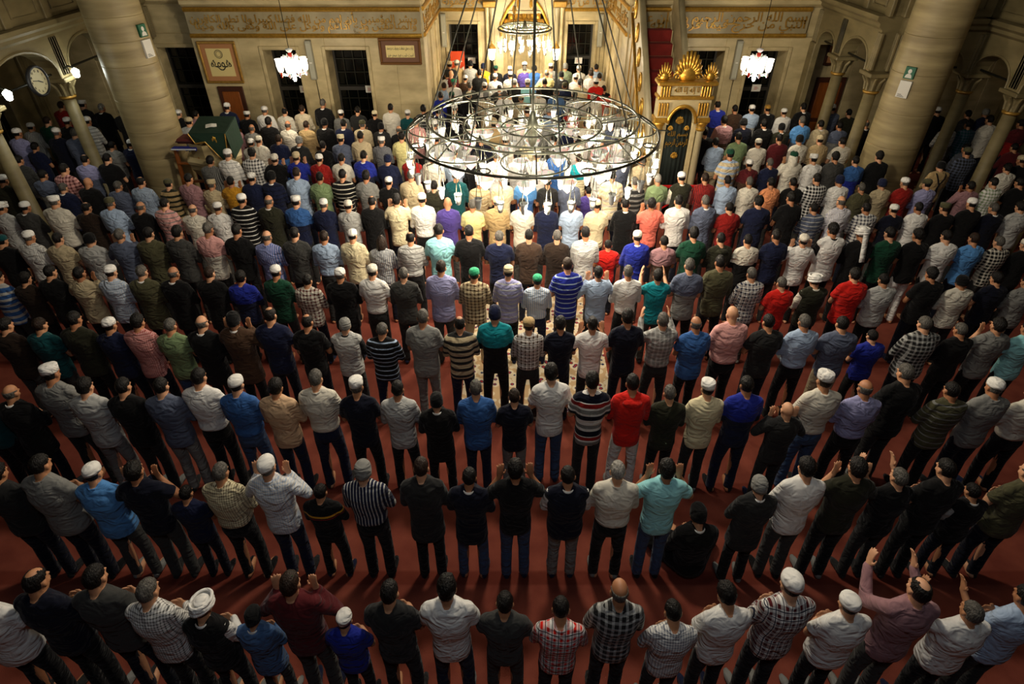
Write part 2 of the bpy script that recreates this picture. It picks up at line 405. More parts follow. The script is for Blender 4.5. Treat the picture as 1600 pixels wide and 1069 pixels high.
for s in (-1, 1):
    for (x, r, mm) in ((0.98, 0.075, stone_grey), (1.14, 0.05, stone)):
        c = MB().lathe([(r * 1.7, 0), (r * 1.7, 0.1), (r * 1.3, 0.16), (r, 0.22), (r * 0.92, 2.95), (r * 1.15, 2.98), (r * 1.1, 3.02), (r * 1.6, 3.16), (r * 1.7, 3.2)], (s * x, -0.1, 0), 14)
        c.build('shaft', mm, mih, True)
    MB().bbox((s * 1.06 - 0.2, -0.22, 3.2), (s * 1.06 + 0.2, 0.02, 3.36), 0.02).build('capital_block', gold_soft, mih)

# ------------------------------------------------------------------ big piers of turned marble drums
def pier(name, label, x, y, r, seed):
    root = thing(name, label, 'column', (x, y, 0))
    rn = random.Random(seed); z = 0.0
    MB().lathe([(r * 1.35, 0), (r * 1.35, 0.12), (r * 1.22, 0.18), (r * 1.12, 0.3)], (0, 0, 0), 40).build('base', stone_side, root, True)
    z = 0.3
    while z < 6.6:
        h = rn.uniform(0.42, 0.78)
        MB().lathe([(r - 0.007, 0), (r, 0.006), (r, 0.014), (r, h * 0.5), (r, h - 0.014), (r, h - 0.006), (r - 0.007, h)], (0, 0, z), 48).build('drum', stone_side, root, True)
        z += h
    return root
pier_l = pier('marble_pier', 'massive round marble pier beside the green-draped pulpit', -7.72, 13.1, 0.52, 3)
pier_r = pier('marble_pier', 'massive round marble pier with notices, in front of the right arcade', 8.33, 13.1, 0.53, 5)

# ------------------------------------------------------------------ arcades
def arcade_column(x, y, label, zc=2.57):
    root = thing('arcade_column', label, 'column', (x, y, 0), 0, 'slim columns of the side arcades')
    r = 0.135
    MB().bbox((-0.22, -0.22, 0), (0.22, 0.22, 0.16), 0.02).build('plinth', shaded_arcade_stone, root)
    MB().lathe([(0.2, 0.16), (0.2, 0.22), (0.16, 0.27), (0.165, 0.3), (r, 0.34), (r * 0.9, zc - 0.03)], (0, 0, 0), 20).build('shaft', shaded_arcade_stone, root, True)
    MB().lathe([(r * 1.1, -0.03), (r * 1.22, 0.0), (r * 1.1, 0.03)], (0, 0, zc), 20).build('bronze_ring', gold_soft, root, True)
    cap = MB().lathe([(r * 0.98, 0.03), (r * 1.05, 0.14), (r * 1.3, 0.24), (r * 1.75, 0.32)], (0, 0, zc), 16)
    cap.build('capital', shaded_arcade_stone, root)
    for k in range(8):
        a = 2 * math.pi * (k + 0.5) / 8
        MB().tube([(0.14 * math.cos(a), 0.14 * math.sin(a), zc + 0.04), (0.16 * math.cos(a), 0.16 * math.sin(a), zc + 0.2), (0.25 * math.cos(a), 0.25 * math.sin(a), zc + 0.31)], [0.03, 0.04, 0.025], 6).build('capital_leaf', shaded_arcade_stone, root)
    MB().bbox((-0.26, -0.26, zc + 0.32), (0.26, 0.26, zc + 0.4), 0.015).build('abacus', shaded_arcade_stone, root)
    return root
def arch_wall(name, M, spans, z0=2.97, z1=3.75, th=0.34, top=5.6):
    """wall carried on arches along local x; spans = list of (x0, x1)"""
    root = thing(name, None, None); tag(root, kind='structure')
    for (a, b) in spans:
        c = (a + b) / 2; hw = (b - a) / 2 - 0.2; rise = min(0.62, hw * 0.8)
        pts = [(a, z0), (a, z1), (b, z1), (b, z0), (c + hw, z0)]
        for k in range(1, 12):
            t = k / 12.0
            x = c + hw * math.cos(math.pi * t)
            zz = z0 + rise * (math.sin(math.pi * t) ** 0.8) * (1.0 - 0.0 * abs(math.cos(math.pi * t)))
            pts.append((x, zz))
        pts.append((c - hw, z0))
        MB().prism(pts, -th / 2, th / 2, M).build('spandrel', shaded_arcade_stone, root)
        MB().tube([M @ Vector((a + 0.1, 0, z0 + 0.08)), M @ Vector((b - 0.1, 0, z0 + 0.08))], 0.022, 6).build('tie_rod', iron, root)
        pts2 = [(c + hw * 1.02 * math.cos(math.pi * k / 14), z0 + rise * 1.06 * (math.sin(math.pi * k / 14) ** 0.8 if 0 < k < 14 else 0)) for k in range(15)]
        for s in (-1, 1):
            MB().tube([M @ Vector((p[0], s * th / 2, p[1])) for p in pts2], 0.025, 6).build('arch_moulding', shaded_arcade_stone, root)
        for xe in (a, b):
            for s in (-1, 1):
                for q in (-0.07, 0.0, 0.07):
                    MB().bbox((xe + q - 0.028, s * th / 2 - 0.03, z0 + 0.04), (xe + q + 0.028, s * th / 2 + 0.03, z1 - 0.04), 0.01, M).build('flute', shaded_arcade_stone, root)
    x0 = spans[0][0]; x1 = spans[-1][1]
    MB().prism([(-th / 2, z1), (-th / 2 - 0.08, z1 + 0.06), (-th / 2 - 0.08, z1 + 0.12), (-th / 2 - 0.16, z1 + 0.18), (-th / 2 - 0.16, z1 + 0.26), (th / 2 + 0.16, z1 + 0.26), (th / 2 + 0.16, z1 + 0.18), (th / 2 + 0.08, z1 + 0.12), (th / 2 + 0.08, z1 + 0.06), (th / 2, z1)], x0, x1, M, 'x').build('cornice', shaded_arcade_stone, root)
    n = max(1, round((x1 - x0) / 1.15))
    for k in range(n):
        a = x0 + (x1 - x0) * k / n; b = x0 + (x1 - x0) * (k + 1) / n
        MB().bbox((a, -th / 2 + 0.05, z1 + 0.26), (b, th / 2 - 0.05, top), 0.01, M).build('parapet_slab', shaded_arcade_stone, root)
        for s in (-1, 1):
            MB().bbox((a - 0.1, s * (th / 2 - 0.03) - 0.04, z1 + 0.26), (a + 0.1, s * (th / 2 - 0.03) + 0.04, top), 0.012, M).build('parapet_pilaster', shaded_arcade_stone, root)
            mm = MB(); mm.tube([M @ Vector((a + 0.22 + (b - a - 0.44) * u, s * (th / 2 - 0.04), z1 + 0.4 + (top - z1 - 0.75) * v)) for u, v in ((0, 0), (1, 0), (1, 1), (0, 1))], 0.02, 6, True)
            mm.build('panel_moulding', shaded_arcade_stone, root)
    return root
Mx = lambda X, Y: T((X, Y, 0)) @ RZ(math.pi / 2)      # local x runs along world +y
arch_wall('wall_arcade_right_front', Mx(7.72, 0), [(13.6, 15.2), (15.2, 16.5)])
arch_wall('wall_arcade_right_middle', T((0, 13.6, 0)), [(7.9, 9.58)])
arch_wall('wall_arcade_right_side', Mx(9.76, 0), [(7.6, 9.1), (9.1, 10.6), (10.6, 12.1), (12.1, 13.6)])
arch_wall('wall_arcade_left_side', Mx(-9.35, 0), [(8.6, 10.9), (10.9, 13.2), (13.2, 15.2), (15.2, 17.0)])
for x, y, l in ((7.72, 15.2, 'slim marble column nearest the framed notice on the right arcade'), (7.74, 13.6, 'slim marble column at the arcade corner left of the right pier'),
                (9.76, 13.6, 'dim slim column just right of the big right pier'), (9.78, 12.1, 'dim slim column at the right edge of the hall'),
                (9.78, 10.6, 'slim arcade column past the right edge rows'),
                (-9.35, 13.2, 'slim marble column left of the big left pier, under the lit lamp'), (-9.35, 10.9, 'slim marble column at the left edge of the hall'),
                (-9.35, 15.2, 'slim arcade column hidden deep in the left aisle')):
    arcade_column(x, y, l)
MB().bbox((7.5, 16.3, 0), (7.66, 16.62, 3.0), 0.02).build('trim_1', shaded_arcade_stone)['kind'] = 'structure'
# outer side walls of the aisles
for side, X, s in (('left', -12.7, 1), ('right', 13.4, -1)):
    root = thing('wall_' + side, None, None); tag(root, kind='structure')
    ys = [(2.0, 4.4), (4.4, 6.8), (6.8, 9.2), (9.2, 11.6), (11.6, 14.0), (14.0, 17.1)]
    for (y0, y1) in ys:
        w0 = y0 + 0.75; w1 = w0 + 1.0
        for (a, b) in ((y0, w0), (w1, y1)):
            p, q = sorted((X, X - s * 0.5)); MB().bbox((p, a, 0), (q, b, 5.6), 0.01).build('marble_slab', shaded_arcade_stone, root)
        p, q = sorted((X, X - s * 0.5)); MB().bbox((p, w0, 2.7), (q, w1, 5.6), 0.01).build('lintel_slab', shaded_arcade_stone, root)
        MB().bbox((p, w0, 0), (q, w1, 0.3), 0.01).build('sill_slab', shaded_arcade_stone, root)
        p, q = sorted((X + s * 0.0, X + s * 0.1)); MB().bbox((p, y1 - 0.55, 0), (q, y1 - 0.1, 3.4), 0.02).build('pilaster', shaded_arcade_stone, root)
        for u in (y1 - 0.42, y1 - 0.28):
            p, q = sorted((X + s * 0.1, X + s * 0.12)); MB().bbox((p, u, 0.1), (q, u + 0.06, 3.3), 0.006).build('pilaster_rib', shaded_arcade_stone, root)
        w = thing('window_%d' % (20 + len([o for o in bpy.data.objects if o.name.startswith('window_')])), None, None, (X - s * 0.3, (w0 + w1) / 2, 0.3)); tag(w, kind='structure')
        MB().box((-0.02, -0.5, 0), (0.02, 0.5, 2.4)).build('pane', dark_glass, w)
        for k in range(1, 4): MB().tube([(s * 0.06, -0.5 + k * 0.25, 0), (s * 0.06, -0.5 + k * 0.25, 2.4)], 0.014, 6).build('grille_bar', iron, w)
        for k in range(1, 6): MB().tube([(s * 0.06, -0.5, k * 0.4), (s * 0.06, 0.5, k * 0.4)], 0.014, 6).build('grille_bar', iron, w)
for nm, x0, x1, y, z1 in (('door_1', -7.72, -7.06, WY - 0.03, 1.92), ('door_2', 8.1, 8.9, WY + 0.37, 2.05)):
    d = thing(nm, None, None, ((x0 + x1) / 2, y, 0)); tag(d, kind='structure'); w = (x1 - x0) / 2
    MB().bbox((-w, -0.03, 0), (w, 0.03, z1), 0.012).build('door_leaf', dark_wood, d)
    for (za, zb) in ((0.12, 0.9), (1.0, z1 - 0.12)):
        MB().bbox((-w + 0.1, -0.055, za), (w - 0.1, -0.02, zb), 0.02).build('door_panel', wood, d)
    MB().ell((w - 0.07, -0.07, 1.0), (0.025, 0.03, 0.025)).build('door_knob', gold_soft, d)
dl = thing('door_3', None, None, (-12.58, 12.4, 0)); tag(dl, kind='structure')
MB().bbox((-0.03, -0.5, 0), (0.03, 0.5, 2.1), 0.012).build('door_leaf', wood, dl)
MB().bbox((0.02, -0.38, 0.2), (0.05, 0.38, 1.9), 0.02).build('door_panel', dark_wood, dl)
# ================================================================== furnishings
def cyl_pts(c, r, n, z, off=0.0):
    return [(c[0] + r * math.cos(2 * math.pi * (k + off) / n), c[1] + r * math.sin(2 * math.pi * (k + off) / n), z) for k in range(n)]
# shared lamp meshes -------------------------------------------------
def shared(mb, name, material, smooth=True):
    me = mb.mesh(name, smooth); me.materials.append(material); return me
TULIP = shared(MB().lathe([(0.012, -0.10), (0.03, -0.085), (0.044, -0.03), (0.048, 0.03), (0.062, 0.075), (0.058, 0.075), (0.044, 0.03), (0.038, -0.03), (0.02, -0.075)], seg=12), 'lamp_glass', clear)
BULB = shared(MB().ell((0, 0, 0.0), (0.03, 0.03, 0.055), 10, 6), 'bulb', bulb_hot)
HANG = MB()
for k in range(3):
    a = 2 * math.pi * k / 3
    HANG.tube([(0.055 * math.cos(a), 0.055 * math.sin(a), 0.07), (0.008 * math.cos(a), 0.008 * math.sin(a), 0.42)], 0.0045, 5)
HANG = shared(HANG, 'hanger', iron_grey)
BOWL = shared(MB().lathe([(0.012, -0.13), (0.03, -0.11), (0.09, -0.05), (0.125, 0.03), (0.14, 0.055), (0.133, 0.055), (0.115, 0.03), (0.08, -0.04), (0.03, -0.09)], seg=16), 'glass_bowl', frosted)
BHANG = MB()
for k in range(3):
    a = 2 * math.pi * k / 3
    BHANG.tube([(0.135 * math.cos(a), 0.135 * math.sin(a), 0.05), (0.008 * math.cos(a), 0.008 * math.sin(a), 0.42)], 0.0045, 5)
BHANG = shared(BHANG, 'hanger', iron_grey)
def hang_lamp(root, x, y, z, lit=True, bowl=False):
    o = obj('glass_bowl' if bowl else 'lamp_glass', BOWL if bowl else TULIP, root, (x, y, z - 0.42))
    obj('hanger', BHANG if bowl else HANG, o)
    if lit and not bowl: obj('bulb', BULB, o, (0, 0, 0.01))
    return o
# great ring chandelier ------------------------------------------------
CC = Vector((0.335, 9.92, 2.92))
ch = thing('ring_chandelier', 'huge iron ring chandelier hung with glass oil lamps above the middle rows', 'chandelier', CC)
MB().ring((0, 0, 0), 2.04, 0.022, 96, 6).build('outer_ring', iron, ch, True)
MB().ring((0, 0, 0.22), 1.70, 0.018, 80, 6).build('middle_ring', iron_grey, ch, True)
MB().ring((0, 0, 0.10), 1.12, 0.018, 64, 6).build('inner_ring', iron_grey, ch, True)
MB().ring((0, 0, 0.05), 0.5, 0.016, 40, 6).build('hub_ring', iron, ch, True)
MB().lathe([(0.02, -0.28), (0.06, -0.22), (0.09, -0.1), (0.07, 0.0), (0.12, 0.06), (0.08, 0.14), (0.03, 0.3)], seg=16).build('hub', iron_grey, ch, True)
for k in range(12):
    a = 2 * math.pi * (k + 0.5) / 12
    MB().tube([(0.08 * math.cos(a), 0.08 * math.sin(a), 0.06), (1.12 * math.cos(a), 1.12 * math.sin(a), 0.10)], 0.011, 6).build('spoke', iron_grey, ch)
for k in range(8):
    a = 2 * math.pi * k / 8; ca, sa = math.cos(a), math.sin(a)
    MB().ring((1.52 * ca, 1.52 * sa, 0.03), 0.50, 0.013, 36, 5).build('scroll_ring', iron_grey, ch, True)
    MB().ring((1.93 * math.cos(a + 0.39), 1.93 * math.sin(a + 0.39), 0.0), 0.105, 0.012, 20, 5).build('loop', iron, ch, True)
    MB().tube([(1.12 * ca, 1.12 * sa, 0.1), (1.5 * ca, 1.5 * sa, 0.16), (1.7 * ca, 1.7 * sa, 0.22), (2.04 * ca, 2.04 * sa, 0.0), (2.2 * ca, 2.2 * sa, -0.01)], 0.012, 6).build('bracket', iron, ch)
    MB().tube([(1.70 * math.cos(a + 0.2), 1.70 * math.sin(a + 0.2), 0.22), (0.03 * ca, 0.03 * sa, 4.2)], 0.011, 6).build('suspension_cable', iron, ch)
MB().tube([(0, 0, 0.2), (0, 0, 6.0)], 0.022, 8).build('suspension_rod', iron, ch)
NO = 38
for k, p in enumerate(cyl_pts((0, 0), 2.04, NO, 0.0)):
    d = (k * 7) % 10
    hang_lamp(ch, p[0], p[1], -0.02, lit=(k % 6 not in (2, 4)))
for k, p in enumerate(cyl_pts((0, 0), 1.70, 26, 0.22, 0.4)):
    hang_lamp(ch, p[0], p[1], 0.20, lit=(k % 3 == 0))
for k, p in enumerate(cyl_pts((0, 0), 1.42, 14, 0.05, 0.3)):
    hang_lamp(ch, p[0], p[1], 0.03, False, True)
for k, p in enumerate(cyl_pts((0, 0), 1.12, 20, 0.10, 0.5)):
    hang_lamp(ch, p[0], p[1], 0.08, lit=(k % 4 == 0), bowl=(k % 2 == 1))
for k, p in enumerate(cyl_pts((0, 0), 0.5, 9, 0.05, 0.2)):
    hang_lamp(ch, p[0], p[1], 0.03, False, k % 2 == 0)
for k in range(10):
    a = 2 * math.pi * (k + 0.5) / 10
    lamp_light('chandelier_light', (2.04 * math.cos(a), 2.04 * math.sin(a), -0.44), 34, (1.0, 0.86, 0.66), 0.06, ch)
for k in range(5):
    a = 2 * math.pi * (k + 0.25) / 5
    lamp_light('chandelier_light', (1.15 * math.cos(a), 1.15 * math.sin(a), -0.30), 22, (1.0, 0.86, 0.66), 0.06, ch)
# apse chandelier --------------------------------------------------------
CA = Vector((0.36, 18.7, 2.92))
ca_ = thing('apse_chandelier', 'small round crystal ring chandelier glowing in front of the prayer niche', 'chandelier', CA)
MB().ring((0, 0, 0), 0.74, 0.03, 48, 6).build('outer_ring', iron_grey, ca_, True)
MB().ring((0, 0, 0.06), 0.66, 0.02, 48, 6).build('upper_ring', iron_grey, ca_, True)
MB().lathe([(0.03, -0.1), (0.1, -0.02), (0.06, 0.08), (0.02, 0.2)], seg=14).build('hub', iron_grey, ca_, True)
for k in range(16):
    a = 2 * math.pi * k / 16
    MB().tube([(0.06 * math.cos(a), 0.06 * math.sin(a), 0.0), (0.4 * math.cos(a), 0.4 * math.sin(a), 0.05), (0.72 * math.cos(a), 0.72 * math.sin(a), 0.02)], 0.009, 5).build('spoke', iron_grey, ca_)
for rr, nb in ((0.22, 10), (0.4, 16), (0.56, 22)):
    for k in range(nb):
        a = 2 * math.pi * (k + 0.5) / nb
        MB().ell((rr * math.cos(a), rr * math.sin(a), 0.0), (0.03, 0.03, 0.035), 6, 4).build('crystal_drop', frosted, ca_)
for k in range(6):
    a = 2 * math.pi * k / 6
    MB().tube([(0.7 * math.cos(a), 0.7 * math.sin(a), 0.02), (0.02 * math.cos(a), 0.02 * math.sin(a), 2.6)], 0.008, 5).build('suspension_cable', iron, ca_)
for k, p in enumerate(cyl_pts((0, 0), 0.74, 18, 0)):
    hang_lamp(ca_, p[0], p[1], 0.0 if k % 2 else -0.08, True)
for k, p in enumerate(cyl_pts((0, 0), 0.42, 9, 0, 0.5)):
    hang_lamp(ca_, p[0], p[1], -0.02, True)
for k in range(4):
    a = 2 * math.pi * (k + 0.5) / 4
    lamp_light('apse_chandelier_light', (0.6 * math.cos(a), 0.6 * math.sin(a), -0.44), 46, (1.0, 0.86, 0.62), 0.06, ca_)
# pair of crystal chandeliers ----------------------------------------------
red_glass = mat('red_glass', (190, 40, 24), 0.15, spec=0.8)
white_glass = mat('opal_glass', (240, 238, 230), 0.2, emit=0.9, emit_rgb=(255, 244, 225))
def crystal(loc, label):
    root = thing('crystal_chandelier', label, 'chandelier', loc, 0, 'crystal chandeliers by the windows')
    MB().lathe([(0.015, -0.3), (0.05, -0.25), (0.025, -0.15), (0.07, -0.05), (0.03, 0.05), (0.05, 0.15), (0.02, 0.28), (0.07, 0.33), (0.075, 0.36), (0.01, 0.38)], seg=14).build('stem', frosted, root, True)
    MB().ell((0, 0, 0.24), (0.045, 0.045, 0.07), 12, 8).build('red_bulbous_stem', red_glass, root, True)
    MB().tube([(0, 0, 0.36), (0, 0, 3.2)], 0.008, 6).build('cord', iron, root)
    for k in range(8):
        a = 2 * math.pi * k / 8; ca2, sa2 = math.cos(a), math.sin(a)
        arm = MB().tube([(0.03 * ca2, 0.03 * sa2, -0.08), (0.14 * ca2, 0.14 * sa2, -0.16), (0.24 * ca2, 0.24 * sa2, -0.14), (0.28 * ca2, 0.28 * sa2, -0.06)], 0.012, 6).build('arm', frosted, root, True)
        MB().lathe([(0.02, -0.04), (0.055, -0.01), (0.07, 0.06), (0.065, 0.16), (0.08, 0.2), (0.07, 0.2), (0.05, 0.1), (0.04, 0.0)], (0.28 * ca2, 0.28 * sa2, -0.04), 12).build('glass_shade', white_glass, arm, True)
        MB().lathe([(0.005, -0.12), (0.035, -0.08), (0.02, -0.03), (0.04, 0.0)], (0.28 * ca2, 0.28 * sa2, -0.06), 8).build('pendant', red_glass if k % 4 == 1 else frosted, arm, True)
        MB().tube([(0.03 * ca2, 0.03 * sa2, 0.14), (0.1 * ca2, 0.1 * sa2, 0.22), (0.15 * ca2, 0.15 * sa2, 0.24), (0.16 * ca2, 0.16 * sa2, 0.18), (0.12 * ca2, 0.12 * sa2, 0.17)], 0.011, 6).build('upper_scroll', frosted, root, True)
    lamp_light('crystal_light', (0, 0, -0.32), 30, (1.0, 0.86, 0.64), 0.12, root)
    return root
crystal((-4.80, 14.1, 2.95), 'bright crystal chandelier in front of the left windows')
crystal((5.34, 14.1, 2.95), 'bright crystal chandelier right of the golden minbar')
# lanterns beside the niche ---------------------------------------------------
for x, l in ((-0.62, 'lit white glass lantern on a stand left of the prayer niche'), (1.36, 'lit white glass lantern on a stand right of the prayer niche')):
    r = thing('floor_lantern', l, 'lantern', (x, 20.25, 0), 0, 'lanterns beside the prayer niche')
    MB().lathe([(0.17, 0), (0.17, 0.05), (0.06, 0.12), (0.035, 0.3), (0.05, 0.8), (0.03, 1.2), (0.06, 1.5), (0.04, 1.72), (0.09, 1.78)], seg=14).build('stand', iron, r, True)
    MB().lathe([(0.07, 1.79), (0.11, 2.08), (0.105, 2.1), (0.02, 2.1)], seg=6).build('glass_body', mat('lantern_glass', (255, 250, 240), 0.3, emit=9, emit_rgb=(255, 240, 215)), r)
    MB().lathe([(0.12, 2.1), (0.12, 2.12), (0.06, 2.2), (0.015, 2.26), (0.02, 2.3), (0.005, 2.32)], seg=6).build('lid', gold_soft, r)
# wall lamps of the left arcade --------------------------------------------------
for (X, px_, py_, l) in ((-8.95, 118, 113, 'small lit white lamp on a bar beside the big left pier'), (-8.95, 12, 148, 'small lit white lamp on a bar at the left edge')):
    d = ray(px_, py_); t = X / d[0]; P_ = Vector((X, d[1] * t, CAM_H + d[2] * t))
    r = thing('bar_lamp', l, 'lamp', P_, 0, 'lamps on the left tie bars')
    MB().tube([(0.0, 0, 0.09), (-0.1, 0.0, 0.12), (-0.38, 0, 0.0)], 0.02, 6).build('arm', iron, r)
    MB().lathe([(0.025, -0.10), (0.05, -0.08), (0.075, 0.03), (0.045, 0.06), (0.02, 0.08)], seg=14).build('shade', mat('lamp_opal', (250, 252, 250), 0.3, emit=14, emit_rgb=(245, 250, 240)), r, True)
    lamp_light('bar_lamp_light', (0.16, 0, -0.06), 2.5, (0.95, 1.0, 0.9), 0.08, r)
ck = thing('wall_clock', 'round black-rimmed clock with a pale face hanging in the left arcade', 'clock', (-9.12, 12.2, 3.12))
Mc = RY(math.pi / 2)
MB().lathe([(0.26, 0), (0.28, 0.02), (0.28, 0.06), (0.24, 0.08), (0.235, 0.05), (0.235, 0.0), (0.26, 0.0)], seg=32, M=Mc, cap=False).build('rim', black_ink, ck, True)
MB().lathe([(0.235, 0.0), (0.235, 0.045)], seg=32, M=Mc).build('face', mat('clock_face', (214, 208, 170), 0.6), ck)
for k in range(12):
    a = 2 * math.pi * k / 12
    lettering('numeral', str(12 if k == 0 else k), black_ink, ck, 0.035 if k in (0, 10, 11) else 0.02, 0.04, T((0.047, 0.18 * math.sin(a), 0.18 * math.cos(a))) @ RZ(math.pi / 2), 0.004, False)
for a, l, w in ((2.0, 0.11, 0.009), (-1.35, 0.16, 0.006)):
    MB().box((0.052, -w, -0.02), (0.056, w, l), T((0, 0, 0)) @ RX(-a)).build('hand', black_ink, ck)

# ------------------------------------------------------------------ minbar
MX0, MX1, MYF = 2.95, 4.02, 12.7
mc_ = (MX0 + MX1) / 2
mb = thing('minbar', 'gilded marble pulpit stair with curtained portal and shell crest', 'minbar', (mc_, MYF, 0))
hw = (MX1 - MX0) / 2
for s in (-1, 1):
    x = s * (hw - 0.09)
    MB().lathe([(0.1, 0), (0.1, 0.15), (0.075, 0.2), (0.07, 2.0), (0.085, 2.03), (0.07, 2.06), (0.11, 2.16)], (x, -0.02, 0), 16).build('portal_column', stone_grey, mb, True)
    MB().lathe([(0.085, 2.03), (0.1, 2.07), (0.085, 2.1), (0.13, 2.18), (0.13, 2.22)], (x, -0.02, 0), 16).build('gilt_capital', gold, mb, True)
    MB().bbox((x - 0.13, -0.16, 2.22), (x + 0.13, 0.16, 2.32), 0.012).build('impost', gold, mb)
    MB().bbox((s * (hw - 0.22) - 0.05, 0.0, 0), (s * (hw - 0.22) + 0.05, 0.16, 2.32), 0.01).build('jamb', stone, mb)
    for zz in ((2.36, 2.62), (2.74, 2.94)):
        for q in range(4):
            MB().bbox((s * (hw - 0.05) - 0.02 - s * q * 0.055 - 0.016, -0.18, zz[0]), (s * (hw - 0.05) - 0.02 - s * q * 0.055 + 0.016, -0.13, zz[1]), 0.006).build('gilt_bar', gold, mb)
dw = hw - 0.27
ap = [(dw * math.cos(math.pi * k / 14), 2.18 + 0.34 * math.sin(math.pi * k / 14)) for k in range(15)]
MB().prism([(hw, 2.32), (hw, 2.68), (-hw, 2.68), (-hw, 2.32), (-dw - 0.03, 2.18)] + [(-p[0], p[1]) for p in ap][0:15] + [(dw + 0.03, 2.18)], -0.13, 0.14).build('arch_block', stone, mb)
MB().tube([(p[0] * 1.08, -0.14, p[1] + 0.03) for p in ap], 0.035, 8).build('gilt_arch', gold, mb, True)
MB().bbox((-hw - 0.03, -0.17, 2.68), (hw + 0.03, 0.17, 2.75), 0.012).build('architrave', gold, mb)
MB().bbox((-hw + 0.0, -0.13, 2.75), (hw, 0.14, 2.95), 0.008).build('inscription_block', stone, mb)
lettering('raised_letters', '\u0644\u0627 \u0625\u0644\u0647 \u0625\u0644\u0627 \u0627\u0644\u0644\u0647', gold, mb, 0.5, 0.13, T((0, -0.13, 2.85)), 0.02)
MB().bbox((-hw - 0.06, -0.2, 2.95), (hw + 0.06, 0.2, 3.02), 0.015).build('top_cornice', gold, mb)
def shell(name, cx, cz, w, h, n):
    root = MB().lathe([(w * 0.3, -0.03), (w * 0.36, 0.0), (w * 0.3, 0.04)], (0, 0, 0), 14, M=T((cx, -0.02, cz + h * 0.18)) @ RX(math.pi / 2)).build(name, gold, mb, True)
    for k in range(n):
        a = math.pi * (0.04 + 0.92 * k / (n - 1)); l = h * (0.78 + 0.22 * math.sin(a))
        MB().tube([(cx + w * 0.12 * math.cos(a), -0.02, cz + h * 0.2), (cx + w * 0.42 * math.cos(a), -0.05, cz + h * 0.22 + l * 0.4 * math.sin(a)), (cx + w * 0.52 * math.cos(a), -0.02, cz + h * 0.25 + l * 0.74 * math.sin(a))], [w * 0.04, w * 0.075, w * 0.05], 6).build('shell_rib', gold, root, True)
    for s in (-1, 1):
        pts = [(cx + s * (w * 0.42 + w * 0.16 * (1 - t) * math.cos(t * 9)), -0.02, cz + h * 0.12 + w * 0.16 * (1 - t) * math.sin(t * 9)) for t in [i / 12 for i in range(13)]]
        MB().tube(pts, w * 0.035, 6).build('scroll', gold, root, True)
shell('crest_shell', 0, 3.02, 0.5, 0.55, 11)
shell('corner_shell', -hw + 0.08, 3.02, 0.26, 0.34, 8)
shell('corner_shell', hw - 0.08, 3.02, 0.26, 0.34, 8)
shell('keystone_shell', 0, 2.5, 0.22, 0.18, 7)
curtain = mat('black_green_velvet', (10, 22, 16), 0.9, bump=0.4, bscale=6, stretch=(8, 8, 0.6))
cm = MB(); rings_ = []
for i in range(25):
    x = -dw - 0.02 + (2 * dw + 0.04) * i / 24; y = 0.05 + 0.018 * math.sin(i * 1.7); 
    rings_.append([Vector((x, y, 0.05)), Vector((x, y, 2.18 + 0.36 * math.sqrt(max(0, 1 - (x / (dw + 0.03)) ** 2)))), Vector((x, y + 0.02, 2.18 + 0.36 * math.sqrt(max(0, 1 - (x / (dw + 0.03)) ** 2)))), Vector((x, y + 0.02, 0.05))])
cu = cm.rings(rings_).build('curtain', curtain, mb, True)
lettering('gold_embroidery', '\u0628\u0633\u0645 \u0627\u0644\u0644\u0647', gold, cu, 0.42, 0.16, T((0, 0.028, 1.92)), 0.012)
lettering('gold_embroidery', '\u0627\u0644\u0631\u062d\u0645\u0646 \u0627\u0644\u0631\u062d\u064a\u0645', gold, cu, 0.46, 0.2, T((0, 0.028, 1.74)), 0.012)
for (x, z, s_) in ((0, 2.22, 0.09), (-0.17, 2.06, 0.06), (0.17, 2.06, 0.06), (0, 1.48, 0.08)):
    m = MB()
    for k in range(5):
        a = math.pi * (0.1 + 0.8 * k / 4)
        m.ell((x + s_ * 0.7 * math.cos(a), 0.025, z + s_ * (0.9 * math.sin(a) - 0.4)), (s_ * 0.3, 0.012, s_ * 0.5), 8, 6)
    m.ell((x, 0.02, z - s_ * 0.4), (s_ * 0.55, 0.015, s_ * 0.45), 8, 6)
    m.build('gold_embroidery', gold, cu)
